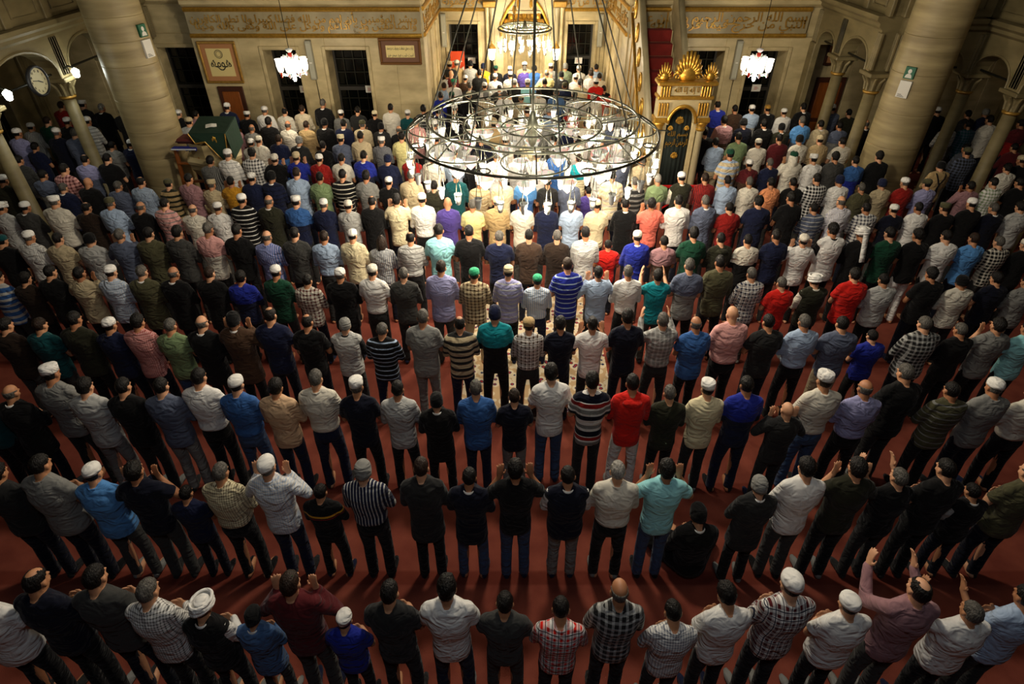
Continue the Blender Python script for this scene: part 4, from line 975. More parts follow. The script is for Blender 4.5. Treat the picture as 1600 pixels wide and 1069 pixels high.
CAP['flat_topped'] = cap_mesh(MB().lathe([(0.081, 0.042), (0.087, 0.042), (0.089, 0.075), (0.088, 0.118), (0.082, 0.127), (0.04, 0.130), (0.004, 0.131)], (0, -0.012, 0), 24, 1.0, 1.2, RX(0.08)))
CAP['beanie'] = cap_mesh(MB().lathe([(0.082, -0.015), (0.0865, -0.015), (0.088, 0.02), (0.088, 0.06), (0.082, 0.095), (0.062, 0.125), (0.03, 0.140), (0.004, 0.143)], (0, -0.014, 0), 24, 1.0, 1.22, RX(0.14)))
m = MB().lathe([(0.080, 0.03), (0.088, 0.03), (0.092, 0.06), (0.09, 0.09), (0.07, 0.118), (0.03, 0.13), (0.004, 0.131)], (0, -0.008, 0), 24, 1.02, 1.24, RX(0.02))
m.rings([[Vector((x, 0.085 + 0.075 * math.sqrt(max(0, 1 - (x / 0.075) ** 2)), 0.045 - 0.012 * t)), Vector((x, 0.06, 0.055 - 0.012 * t))] for x, t in ()] or [[Vector((-0.075, 0.07, 0.04)), Vector((-0.05, 0.135, 0.036)), Vector((0.05, 0.135, 0.036)), Vector((0.075, 0.07, 0.04))], [Vector((-0.075, 0.07, 0.05)), Vector((-0.05, 0.135, 0.045)), Vector((0.05, 0.135, 0.045)), Vector((0.075, 0.07, 0.05))]])
CAP['peaked'] = cap_mesh(m)
m = MB().lathe([(0.082, 0.03), (0.08, 0.09), (0.05, 0.128), (0.004, 0.136)], (0, -0.012, 0), 20, 1.0, 1.2)
for k in range(4):
    m.tube([(0.095 * math.cos(2 * math.pi * q / 24), -0.012 + 0.115 * math.sin(2 * math.pi * q / 24), 0.035 + k * 0.024 + 0.012 * math.cos(2 * math.pi * q / 24 + k * 1.6)) for q in range(24)], 0.021 - k * 0.0015, 8, True)
CAP['turban'] = cap_mesh(m)
m2 = MB(); m2.v = list(m.v); m2.f = list(m.f)
m2.rings([[Vector((x, -0.118 - 0.02 * math.sin(t * 2.2), 0.06 - t)) for x in (-0.045, 0.045)] + [Vector((x, -0.134 - 0.02 * math.sin(t * 2.2), 0.06 - t)) for x in (0.045, -0.045)] for t in [i * 0.06 for i in range(9)]])
CAP['tail_turban'] = cap_mesh(m2)
CAP['headscarf'] = cut_shell((0.100, 0.118, 0.20), (0, -0.022, -0.05), lambda p: (p.z > 0.075 or p.y < 0.03) and p.z > -0.19, 0.01, wob=0.012)
# collar, belt and sock shapes
COLLAR = cap_mesh(MB().lathe([(0.078, 1.445), (0.082, 1.45), (0.071, 1.502), (0.063, 1.508), (0.060, 1.50), (0.069, 1.45)], (0, -0.012, 0), 20, 1.0, 0.98, RX(0.0)))
HOOD = cap_mesh(MB().ell((0, -0.085, 1.435), (0.115, 0.06, 0.05), 16, 10))
SUSP = MB()
for s in (-1, 1):
    SUSP.tube([(s * 0.10, -0.02, 1.485), (s * 0.095, -0.10, 1.455), (s * 0.07, -0.142, 1.38), (0, -0.150, 1.24), (s * 0.012, -0.142, 1.1), (s * 0.02, -0.138, 0.95)], 0.014, 6)
SUSP = cap_mesh(SUSP)
def belt_mesh(g):
    mb = MB(); loft(mb, [(0.965, 0, 0.152, 0.112), (0.97, 0, 0.154, 0.114), (1.0, 0, 0.153, 0.113), (1.005, 0, 0.150, 0.110)], 0.006, g); return cap_mesh(mb)
def sock_mesh(s, spread):
    mb = MB(); lp = [Vector(p) for p in leg_pts(s, 'x', spread)]; a, t = lp[2], lp[3]
    mb.tube([a + Vector((0, 0, 0.03)), a + Vector((0, -0.006, -0.03)), a + Vector((0, 0.012, -0.052)), a * 0.5 + t * 0.5 + Vector((0, 0, -0.018)), t + Vector((0, 0, 0.002)), t + Vector((s * 0.004, 0.046, -0.004))], [0.05, 0.05, 0.049, 0.045, 0.040, 0.022], 10)
    mb.ell(a + Vector((0, -0.035, -0.058)), (0.038, 0.040, 0.040), 10, 8)
    return cap_mesh(mb)

# ---- cloth materials
PAL = {'white': (226, 224, 218), 'off-white': (212, 206, 190), 'cream': (218, 206, 168), 'beige': (188, 172, 138), 'tan': (172, 146, 102), 'light grey': (176, 176, 172), 'grey': (124, 124, 120), 'dark grey': (60, 60, 58), 'charcoal': (36, 36, 36), 'black': (14, 14, 15),
       'navy': (22, 28, 54), 'dark navy': (12, 15, 30), 'blue': (52, 92, 150), 'royal blue': (32, 44, 140), 'light blue': (160, 180, 206), 'sky blue': (84, 140, 200), 'slate': (88, 96, 116), 'lavender': (150, 150, 190), 'purple': (74, 60, 130), 'teal': (20, 130, 140), 'dark teal': (18, 72, 76), 'aqua': (150, 214, 218), 'sage green': (118, 138, 98), 'dark green': (20, 62, 44), 'olive': (76, 74, 52), 'dark olive': (40, 40, 28), 'red': (204, 34, 26), 'dark red': (140, 28, 24), 'maroon': (84, 26, 30), 'pink': (214, 158, 152), 'salmon': (232, 118, 100), 'orange': (226, 148, 100), 'mauve': (150, 112, 116), 'pale yellow': (222, 212, 146), 'yellow': (222, 160, 40), 'mustard': (184, 132, 36), 'brown': (72, 52, 38), 'dark brown': (42, 31, 24), 'peach': (206, 172, 136), 'denim': (74, 104, 146), 'green': (44, 140, 100), 'gold': (150, 112, 46), 'jeans': (58, 78, 112)}
CM = {}
def cloth(c1, pat='', c2='white', c3=None):
    key = (c1, pat, c2, c3)
    if key in CM: return CM[key]
    m = bpy.data.materials.new('cloth ' + ' '.join(str(k) for k in key if k)); CM[key] = m
    t, N, L, P = nt(m); P.inputs['Roughness'].default_value = 0.9; P.inputs['Specular IOR Level'].default_value = 0.15
    P.inputs['Sheen Weight'].default_value = 0.08
    a = lin(PAL[c1]); b = lin(PAL[c2]); tc = N.new('ShaderNodeTexCoord')
    nz = N.new('ShaderNodeTexNoise'); nz.inputs['Scale'].default_value = 5.5; nz.inputs['Detail'].default_value = 1.6; nz.inputs['Distortion'].default_value = 1.6
    mp = N.new('ShaderNodeMapping'); mp.inputs['Scale'].default_value = (1, 1, 1.7); L.new(tc.outputs['Object'], mp.inputs['Vector']); L.new(mp.outputs[0], nz.inputs['Vector'])
    oi = N.new('ShaderNodeObjectInfo'); vm = N.new('ShaderNodeVectorMath'); vm.operation = 'SCALE'; vm.inputs[0].default_value = (7, 11, 5)
    L.new(oi.outputs['Random'], vm.inputs['Scale']); L.new(vm.outputs[0], mp.inputs['Location'])
    bp = N.new('ShaderNodeBump'); bp.inputs['Strength'].default_value = 0.8; bp.inputs['Distance'].default_value = 0.05
    L.new(nz.outputs[0], bp.inputs['Height']); L.new(bp.outputs[0], P.inputs['Normal'])
    P.inputs['Base Color'].default_value = a
    if pat:
        sx = N.new('ShaderNodeSeparateXYZ'); L.new(tc.outputs['Object'], sx.inputs[0])
        def band(axis, freq, duty, ph=0.0):
            mu = N.new('ShaderNodeMath'); mu.operation = 'MULTIPLY_ADD'; mu.inputs[1].default_value = freq; mu.inputs[2].default_value = ph + 50
            L.new(sx.outputs[axis], mu.inputs[0])
            fr = N.new('ShaderNodeMath'); fr.operation = 'FRACT'; L.new(mu.outputs[0], fr.inputs[0])
            lt = N.new('ShaderNodeMath'); lt.operation = 'LESS_THAN'; lt.inputs[1].default_value = duty; L.new(fr.outputs[0], lt.inputs[0]); return lt
        def mix(fac, x, y):
            q = N.new('ShaderNodeMixRGB'); L.new(fac.outputs[0], q.inputs[0])
            for i, v in ((1, x), (2, y)):
                if isinstance(v, tuple): q.inputs[i].default_value = v
                else: L.new(v.outputs[0], q.inputs[i])
            return q
        ab = N.new('ShaderNodeMath'); ab.operation = 'ADD'
        if pat == 'hs': col = mix(band(2, 9.5, 0.42), a, b)
        elif pat == 'fs': col = mix(band(2, 13, 0.2), a, b)
        elif pat == 'vs': col = mix(band(0, 30, 0.35), a, b)
        elif pat == 'ck':
            u, v = band(0, 42, 0.32), band(2, 42, 0.32)
            h = tuple((a[i] + b[i]) / 2 for i in range(3)) + (1,)
            col = mix(u, mix(v, a, h), mix(v, h, b))
        elif pat == 'pl':
            u, v = band(0, 17, 0.4), band(2, 17, 0.4); h = tuple((a[i] + b[i]) / 2 for i in range(3)) + (1,)
            col = mix(u, mix(v, a, h), mix(v, h, b))
            if c3: col = mix(band(2, 17, 0.1, 0.25), mix(band(0, 17, 0.1, 0.25), col, lin(PAL[c3])), lin(PAL[c3]))
        elif pat == 'sp':
            gt = N.new('ShaderNodeMath'); gt.operation = 'GREATER_THAN'; gt.inputs[1].default_value = 1.22; L.new(sx.outputs[2], gt.inputs[0]); col = mix(gt, b, a)
        elif pat == 'rw':     # white shirt with navy, grey and red bands
            col = mix(band(2, 4.2, 0.30), mix(band(2, 4.2, 0.22, 0.56), a, lin(PAL['grey'])), lin(PAL['dark navy']))
            col = mix(band(2, 2.1, 0.10, 0.12), col, lin(PAL['dark red']))
        elif pat == 'tj':     # black track jacket with shoulder stripes
            col = mix(band(2, 1.0, 0.030, -0.33), mix(band(2, 1.0, 0.014, -0.30), a, lin(PAL['dark red'])), lin(PAL['yellow']))
        L.new(col.outputs[0], P.inputs['Base Color'])
    return m
SKINS = [mat('skin_%d' % i, c, 0.55, var=0.12, vscale=20) for i, c in enumerate(((206, 150, 112), (190, 134, 96), (214, 160, 124), (176, 120, 84)))]
EYE = mat('eye', (40, 28, 22), 0.2)
HAIRM = {k: mat('hair_' + k, c, 0.55, bump=0.9, bscale=70, stretch=(1, 1, 0.4), spec=0.25, var=0.7, vscale=55) for k, c in (('black', (20, 16, 14)), ('brown', (48, 32, 22)), ('grey', (104, 100, 94)), ('white', (176, 172, 164)))}
def capm(c):
    return cloth(c)
# ================================================================== the congregation
# one line each: x y of the head in the photograph | head | top (colour.garment.pattern.second colour.third) | flags
# heads: b black n brown g grey w white hair, f full black, d dark balding, D grey balding, L long; c? = cap over hair
PEOPLE = '''
-24 930|b|white.t|S
67 911|d|dark navy.l
150 905|b|dark grey.t
238 926|g|white.s.ck.charcoal
309 950|tw|black.v.white
405 962|ck|denim.j|K
455 914|n|maroon.l|R
526 968|cw|royal blue.t|K9
609 928|b|charcoal.t
693 921|b|white.p|pn
783 943|b|dark grey.t
875 952|b|white.s.pl.red.dark navy|B
967 926|D|charcoal.s.pl.light grey
1051 957|b|white.s.ck.slate|B
1145 931|f|white.t|B
1226 916|cw|white.s.pl.maroon.navy
1348 945|cw|white.t|S
1411 924|d|mauve.s|A
1526 957|g|white.t|A S
1592 935|b|light blue.s
5 741|b|charcoal.l
62 729|b|grey.p|S
150 741|cw|sky blue.p|S
221 738|b|dark navy.t|R
286 771|b|navy.t|K
333 740|g|cream.s.ck.brown|T S
425 731|cwg|white.s.ck.light blue|R pn
495 769|b|black.l.tj|K9 pk
568 738|cy|navy.s.vs.light grey|T pk
659 733|n|charcoal.j|pk
735 747|b|dark navy.j|L pj
803 735|b|black.t|R pj
887 745|b|dark navy.v.white|S pg
972 738|w|off-white.s|T S pk
1048 735|b|aqua.p|R pj
1081 806|ck|black.j|Z
1186 760|cy|charcoal.j|pk
1267 733|b|white.l
1331 733|b|dark olive.t|R
1400 747|g|black.t|A
1481 735|b|black.t
1530 768|b|black.v.light grey|K
1590 740|D|olive.p|S
-28 612|b|dark teal.t
22 616|D|black.j
69 586|cw|grey.t
141 606|b|light grey.t|pg
199 606|b|black.t
253 606|b|slate.s|pg
311 592|b|white.s|T pk
366 603|cw|blue.s|T pj
436 607|b|peach.s|pn
489 594|g|off-white.s|T pn
552 606|cw|dark navy.t|pk
618 610|b|light grey.s|pk
681 628|ck|black.j|pk
745 609|g|blue.l|S pn
811 621|n|dark navy.t|pg
869 585|f|white.t|L pj
925 598|b|white.t.rw|L pd
984 601|b|red.h|L pw
1046 616|g|dark olive.l|pk
1099 609|fw|cream.s|pd
1176 604|b|royal blue.l.sp.navy|pn
1219 642|B|charcoal.l|R
1285 597|cw|off-white.s|T pj
1347 609|D|lavender.s|T pk
1423 585|g|black.t|S pd
1480 612|b|olive.s.fs.grey
1549 607|cw|grey.s
1614 615|b|off-white.s|T
12 510|b|dark brown.l
61 510|n|dark teal.t
118 501|b|dark olive.t
186 510|cw|navy.s
216 505|b|pink.s.ck.dark red
259 511|g|sage green.t|pj
319 507|D|black.j
364 502|ck|brown.j|R
424 495|d|navy.t
475 505|d|black.t
537 510|cy|light grey.v.black|K9
597 517|g|black.l.fs.light blue|pn
661 498|g|grey.t|S pg
721 508|d|beige.l.hs.charcoal|pn
777 493|cn|teal.l.sp.black|pk
828 510|ft|white.s.pl.brown.dark brown|T pd
882 508|b|dark navy.t
923 508|b|white.t|R L pd
977 498|b|dark navy.t
1032 502|g|grey.s.pl.light grey|A T pd
1093 508|D|blue.p|S pk
1148 493|B|pink.s|S T pk
1192 505|b|charcoal.t
1251 505|g|light blue.s|T pk
1315 508|b|slate.p|pb
1362 526|b|royal blue.t|K
1444 508|g|charcoal.s.pl.light grey|S
1505 517|g|black.l
1562 510|b|grey.t|R
1597 515|b|aqua.t
5 435|b|blue.l.hs.light grey
41 437|b|dark brown.t
82 427|b|black.l
121 429|b|beige.s|R
167 427|cw|light blue.s.ck.white
222 427|g|olive.j
271 429|D|black.j
328 429|n|black.j
377 435|b|royal blue.l.sp.navy
432 427|cw|dark green.l
480 440|b|off-white.s.pl.maroon
532 431|cw|black.j
584 426|co|white.p|T pd
629 430|g|dark grey.l
689 420|n|lavender.s|S
741 431|cg|beige.s.pl.brown|pb
796 427|cb|lavender.s.fs.light grey
840 440|cg|light blue.s.vs.white|T pn
890 416|n|royal blue.p.fs.light blue
936 428|b|light blue.s|R
981 427|g|white.s|T pk
1028 432|b|teal.t|A
1074 417|g|slate.p.sp.grey
1128 412|b|olive.s
1172 430|g|white.s.pl.navy.brown
1216 444|g|red.t
1273 440|tw|dark olive.v.off-white
1336 431|b|red.p|S
1379 439|b|light grey.s|S
1459 430|b|black.t|S
1497 442|ck|off-white.s
1562 437|b|dark navy.t
1598 442|b|grey.s
4 378|ct|black.l
47 372|cw|white.s.ck.grey
91 375|b|beige.t
142 376|ck|light grey.s
192 369|g|slate.s|R
230 367|b|olive.j
284 365|b|dark grey.s
323 360|g|pink.t.sp.off-white
366 362|b|black.t
417 372|D|lavender.s.vs.blue
462 367|b|dark grey.s
505 372|n|light blue.s|T pd
552 370|cw|cream.s
595 380|L|light grey.s.vs.slate|K9
642 374|d|light grey.s.fs.grey|T pk
687 362|b|aqua.p|pb
732 364|b|black.t
780 372|g|navy.p
827 370|b|brown.s.ck.charcoal
873 371|g|dark brown.j
915 366|b|white.s.ck.olive
951 384|b|red.p|K
991 372|co|royal blue.j
1037 379|b|mauve.t.sp.brown
1085 367|f|dark green.t
1125 375|b|dark olive.h
1172 377|b|off-white.l.sp.black
1214 370|b|navy.t
1254 377|co|white.s|R
1297 361|b|white.v.black
1350 367|tt|black.l
1395 367|b|dark green.t
1432 369|b|black.t|pw
1471 371|b|white.t
1524 375|n|sky blue.t
1557 380|g|black.s.pl.off-white
1602 384|co|black.l
6 326|tw|light grey.s
38 325|cw|dark grey.j
86 317|cwg|off-white.s|S
136 326|d|dark brown.j
173 319|cl|light blue.s
222 325|D|black.l
256 320|b|pink.l.fs.grey
302 329|D|off-white.s
341 326|cw|white.s
379 314|cw|black.l.fs.white
420 316|D|dark olive.j
463 317|cw|blue.s.sp.navy
507 321|cwg|navy.j
546 323|co|light grey.s.ck.grey
584 317|d|black.j
623 314|b|cream.s|R
660 313|cw|white.s|T
697 319|B|purple.s
737 322|g|pale yellow.t
775 318|cc|tan.s
817 320|b|off-white.t
854 322|b|navy.j
892 321|b|light blue.t
931 322|cc|cream.t
977 321|b|black.j
1018 320|b|salmon.p|R
1060 316|b|white.s
1104 316|g|slate.j
1138 326|b|dark red.t
1185 317|b|navy.p
1236 311|b|black.t
1272 327|b|slate.s.fs.light grey
1313 317|D|white.s.ck.lavender
1353 327|b|white.s.pl.navy
1396 329|cw|dark navy.t
1434 326|b|white.s
1480 327|cl|black.l
1514 320|cw|black.t
1551 327|g|dark navy.j
1594 325|b|light grey.s
6 283|cw|dark olive.l
62 284|b|slate.s.sp.light grey
100 295|g|navy.j
138 287|B|black.j
185 292|g|slate.s
221 286|d|light blue.s.ck.grey
268 289|cl|tan.l.hs.dark olive
300 281|b|mauve.l
331 290|cb|beige.s
360 285|b|mustard.s|R
396 280|cw|navy.j
424 278|ck|navy.j.fs.dark navy
462 272|n|light blue.s|S
500 279|b|sage green.p
536 275|b|black.l.fs.off-white
573 277|b|grey.t
608 286|cw|black.t
641 276|g|beige.s|S
680 292|b|dark olive.t
707 276|D|dark teal.s
746 287|g|beige.s.fs.tan
785 282|B|cream.t
826 280|b|sky blue.t.sp.blue
858 286|b|charcoal.t
890 283|b|slate.j
919 300|b|purple.t|K
951 276|b|cream.t.hs.off-white
992 286|g|charcoal.l.hs.grey
1030 282|w|sage green.s.sp.grey
1062 279|cw|dark olive.v.off-white
1103 280|n|dark red.s.vs.charcoal
1137 284|b|light blue.s|T
1171 286|g|off-white.s
1204 287|b|orange.t
1241 287|b|black.t
1272 281|b|black.s.pl.white
1311 284|cn|white.s
1345 295|g|olive.t
1378 289|cn|beige.s
1413 287|cw|dark red.t
1446 289|pl|lavender.s
1518 292|b|mauve.s|R
1550 287|b|white.s.pl.sage green
1593 287|b|black.t
30 252|b|dark grey.s.ck.charcoal
60 231|b|navy.t
92 266|b|pink.l.pl.maroon
136 251|d|lavender.s.sp.slate
166 249|b|black.t|S
176 229|b|grey.t
207 226|cw|navy.j
31 210|cw|lavender.s
50 200|cw|light grey.s.ck.charcoal
85 209|cw|dark navy.s
118 210|g|slate.j
135 191|cw|light grey.s.fs.grey
103 192|cw|black.l
79 191|n|dark green.l
97 167|n|dark red.l
129 165|cw|charcoal.j
162 170|w|black.j|S
188 176|b|dark grey.s
281 179|cw|black.l
305 180|b|mauve.s
296 192|cb|light grey.s
359 169|cw|navy.j
383 181|cw|black.s
367 199|cw|mauve.s
395 202|D|grey.s
378 225|cw|light grey.s
356 243|cw|white.s.fs.light grey
326 253|f|grey.s.vs.charcoal
393 241|b|white.s.pl.black
405 221|co|off-white.t
414 174|cw|white.s
446 176|d|off-white.s
475 172|n|beige.s.vs.off-white
501 163|g|black.j|S
534 179|cw|grey.s.ck.charcoal
561 174|b|charcoal.t
587 180|cc|black.l
611 170|b|off-white.s
640 179|cw|dark teal.l
662 172|b|dark grey.l.fs.light grey
422 192|b|black.j
450 197|D|off-white.s
478 197|n|tan.s
505 194|ck|black.j
538 195|b|navy.j
566 196|cl|beige.j
596 200|ck|charcoal.j
623 204|D|black.l
650 192|n|pink.s
434 219|n|navy.j.sp.blue
466 222|cy|charcoal.j
507 229|b|black.l
535 219|cc|slate.s
566 214|b|beige.l
594 222|cw|navy.s.ck.light grey
623 215|b|pale yellow.t
431 250|co|black.j|R
464 247|cb|royal blue.l|R
499 250|cw|dark red.l
532 249|b|off-white.t
568 245|b|royal blue.j.sp.navy
606 251|cn|navy.j
648 247|g|dark red.v.grey
680 247|n|off-white.s
707 240|b|light blue.s
743 247|b|black.l
774 245|g|white.s
812 246|b|light grey.s
840 244|cw|white.s
867 238|b|blue.t
904 250|n|teal.t.sp.cream
941 246|b|white.s
971 246|cy|slate.l
995 252|D|beige.l
682 219|cw|light grey.s
717 219|b|grey.s
752 220|b|dark navy.j
790 221|cw|off-white.s
828 220|cw|cream.s
866 219|b|charcoal.j
903 221|b|white.t
940 221|w|pink.s
972 219|b|light grey.s
684 196|cwg|light grey.s.fs.slate
706 192|d|black.j
735 196|w|dark grey.j
772 196|cb|tan.s
808 195|b|white.s.ck.grey
845 196|g|grey.s
880 196|b|navy.s
916 196|n|off-white.s
955 197|b|slate.s
992 196|n|navy.s
684 175|b|navy.s
710 171|cw|black.l
735 175|d|charcoal.l
762 177|cw|beige.s.pl.tan
789 176|b|off-white.s
824 175|n|light grey.l
858 174|cy|light blue.s.sp.light grey
892 175|b|dark red.l
923 175|b|tan.l
945 176|w|light grey.s
974 176|g|grey.s.ck.white
681 151|b|royal blue.j
706 151|cG|black.l
732 151|cc|black.j
759 150|cy|tan.s.pl.off-white
789 149|g|white.s|R
817 155|cb|beige.s
841 147|d|off-white.s
867 146|b|denim.s
898 150|b|white.s
927 153|w|off-white.s
956 141|b|salmon.s|S
947 140|b|black.l
686 136|n|light blue.s
711 131|cg|white.s
734 136|g|dark grey.j
759 136|cw|white.v.black
781 139|d|dark grey.j
804 131|cw|charcoal.j.sp.light grey
824 131|cw|aqua.s
845 130|b|black.t
886 136|cl|navy.j
908 131|b|cream.s
933 130|cw|red.j.sp.charcoal
685 119|b|light grey.s
707 117|B|maroon.l
728 124|cw|brown.j
749 116|b|charcoal.j|S
772 122|cw|white.s
793 119|cw|off-white.s
857 116|D|pale yellow.s|R
879 119|ck|charcoal.j
900 123|cw|white.s
921 117|n|white.s
945 121|b|off-white.s
695 103|cb|charcoal.j
715 101|co|tan.s
735 102|ck|light grey.s
755 106|cn|yellow.v.off-white
774 109|cG|black.l
795 110|cw|dark navy.j
816 109|g|purple.t
835 109|b|blue.s
863 106|cw|grey.s
886 106|cy|sage green.s.pl.grey
906 109|cw|white.s
923 112|g|light grey.s
942 107|b|light blue.s
819 97|cw|peach.r
1125 166|d|royal blue.j.sp.navy
1150 172|b|brown.s.ck.black
1176 172|cw|light blue.s.sp.light grey
1196 172|cu|black.j
1224 177|cw|white.s
1251 169|b|black.j
1132 190|b|mauve.j.sp.brown
1161 194|ck|dark navy.l
1194 195|b|black.j
1224 201|ck|dark olive.j
1251 190|g|sky blue.t.sp.slate
1107 208|b|black.l
1113 224|b|light blue.s|T S pb
1150 216|b|sage green.t|S
1185 225|co|off-white.s
1217 218|b|maroon.l
1250 220|ck|off-white.s
1141 243|cG|beige.p.hs.light blue
1174 258|cw|maroon.l.sp.brown
1203 256|g|navy.l
1236 247|sg|off-white.s|R
1274 250|cw|white.s
1301 171|cw|slate.s
1325 178|b|dark olive.l
1283 196|b|beige.j
1309 198|b|slate.s.sp.grey
1352 195|D|black.j
1279 220|cb|tan.s.ck.beige
1316 223|b|off-white.t
1307 247|b|dark grey.t
1336 253|b|blue.s.sp.royal blue
1367 246|b|black.l
1464 175|cw|black.l
1516 180|b|charcoal.l
1535 178|cy|navy.s
1543 189|b|off-white.s
1514 196|b|dark teal.s.pl.slate
1482 197|b|light grey.s.fs.white
1595 195|b|maroon.s.sp.dark red
1584 232|b|maroon.l
1588 252|cb|black.l
1528 250|cl|charcoal.s.pl.slate
1469 261|ck|tan.s|X
1508 233|b|dark grey.s.ck.slate
1575 264|b|off-white.l
'''
CAPCOL = {'w': 'white', 'o': 'off-white', 'b': 'beige', 'n': 'navy', 'k': 'black', 'g': 'green', 'G': 'dark green', 'l': 'olive', 'y': 'grey', 'c': 'cream', 't': 'dark teal', 'u': 'gold'}
HEADW = {'b': 'black hair', 'n': 'brown hair', 'g': 'grey hair', 'w': 'white hair', 'f': 'thick black hair', 'd': 'balding dark hair', 'D': 'balding grey hair', 'B': 'a bald head', 'L': 'long brown hair', 'tw': 'white turban', 'tt': 'white turban with long tail', 'sg': 'white headscarf and green cap', 'fw': 'flat white cap', 'ft': 'tan flat cap', 'pl': 'olive peaked cap'}
GARW = {'s': 'shirt', 't': 't-shirt', 'l': 'sweater', 'p': 'polo shirt', 'j': 'jacket', 'v': 'vest', 'h': 'hooded top', 'r': 'robe'}
PATW = {'hs': 'striped ', 'fs': 'striped ', 'vs': 'pinstriped ', 'ck': 'checked ', 'pl': 'plaid ', 'sp': 'two-tone ', 'rw': 'red and navy striped ', 'tj': 'yellow-striped '}
ROWY = [2.54, 3.8, 4.99, 6.26, 7.54, 8.65, 9.93, 11.0, 12.1, 13.3, 14.35, 15.5, 16.75, 17.75, 18.85, 19.75]
ORD = ['nearest row', 'second row from the bottom', 'third row from the bottom', 'fourth row from the bottom', 'fifth row from the bottom', 'sixth row from the bottom', 'seventh row from the bottom', 'eighth row from the bottom', 'ninth row from the bottom', 'tenth row from the bottom', 'eleventh row from the bottom', 'twelfth row from the bottom', 'rearmost row of the apse mouth', 'third row from the niche', 'second row from the niche', 'row nearest the niche']
people = []
for ln in PEOPLE.strip().splitlines():
    a = ln.split('|'); x, y = (float(q) for q in a[0].split()); tp = a[2].split('.')
    fl = a[3].split() if len(a) > 3 else []
    p = {'x': x, 'y': y, 'head': a[1], 'c': tp[0], 'g': tp[1], 'pat': '', 'c2': 'white', 'c3': None, 'fl': fl}
    if tp[1] == 'v': p['c2'] = tp[2]
    elif len(tp) > 2:
        p['pat'] = tp[2]; p['c2'] = tp[3] if len(tp) > 3 else 'white'; p['c3'] = tp[4] if len(tp) > 4 else None
    p['pose'] = 'raise' if 'R' in fl else 'reach' if 'A' in fl else 'sit' if 'Z' in fl else 'bow' if 'B' in fl else 'fold'
    p['kid'] = 'K' in fl or 'K9' in fl
    z0 = 1.62 if not p['kid'] else (1.2 if 'K' in fl else 1.42)
    if 'Z' in fl: z0 = 0.82
    P0 = at_z(x, y, z0); row = min(range(len(ROWY)), key=lambda i: abs(ROWY[i] - P0.y))
    if x > 650 and x < 1000 and row == 11 and y < 165: row = 12
    Y = ROWY[row] if abs(ROWY[row] - P0.y) < 0.62 else P0.y
    hc, bow = HEADS[p['pose']]
    hz = hc[2] - (DROP if p['pose'] == 'sit' else 0)
    Q = at_y(x, y, Y + hc[1]); s = Q.z / hz
    lo, hi = (0.93, 1.075) if not p['kid'] else ((0.62, 0.84) if 'K' in fl else (0.82, 0.94))
    if p['pose'] == 'sit': lo, hi = 0.95, 1.1
    if s < lo or s > hi:
        s = max(lo, min(hi, s)); Q = at_z(x, y, hz * s); Y = Q.y - hc[1]
    p.update(row=row, s=s, X=Q.x, Y=Y, girth=1.14 if 'S' in fl else 0.94 if 'L' in fl else 1.0)
    people.append(p)
# keep shoulders of neighbours in one row from running into each other
for r in range(len(ROWY)):
    ps = sorted([p for p in people if p['row'] == r], key=lambda q: q['X'])
    for it in range(3):
        for a, b in zip(ps, ps[1:]):
            if abs(a['Y'] - b['Y']) > 0.3: continue
            need = 0.225 * (a['s'] * (1.06 if a['girth'] > 1.05 else 1) + b['s'] * (1.06 if b['girth'] > 1.05 else 1))
            gap = b['X'] - a['X']
            if gap < need:
                k = min((need - gap) / 2, 0.04); a['X'] -= k; b['X'] += k
for r in range(len(ROWY)):
    ps = sorted([p for p in people if p['row'] == r], key=lambda q: q['X'])
    for i, p in enumerate(ps):
        g = [abs(q['X'] - p['X']) for q in ps[max(0, i - 1):i + 2] if q is not p and abs(q['Y'] - p['Y']) < 0.3]
        p['wide'] = max(0.88, min(1.0, (min(g) if g else 1.0) / (0.50 * p['s'])))
# nobody stands inside a pier, a column, the pulpit, the minbar or a wall
for p in people:
    for (ox, oy, orad) in ((-7.72, 13.1, 0.80), (8.33, 13.1, 0.80), (7.72, 15.2, 0.42), (7.74, 13.6, 0.42), (9.76, 13.6, 0.42), (9.78, 12.1, 0.42), (-9.35, 13.2, 0.42), (-9.35, 10.9, 0.42), (-9.35, 15.2, 0.42), (-6.45, 12.85, 0.78)):
        dx = p['X'] - ox; dy = p['Y'] - oy
        if dx * dx + dy * dy < orad * orad:
            nx = math.sqrt(orad * orad - dy * dy)
            if abs(dx) > 0.5 * nx: p['X'] = ox + math.copysign(nx, dx)
            else: p['Y'] = oy + math.copysign(math.sqrt(orad * orad - dx * dx), dy)
    if 12.3 < p['Y'] < 16.6 and 2.7 < p['X'] < 4.3: p['X'] = 2.68 if p['X'] < 3.5 else 4.3
    if p['Y'] > 16.15 and AL - 0.5 < p['X'] < AR_ + 0.5: p['X'] = max(AL + 0.31, min(AR_ - 0.31, p['X']))
    elif p['Y'] > 16.2: p['Y'] = 16.2
    p['Y'] = min(p['Y'], AY - 0.42)
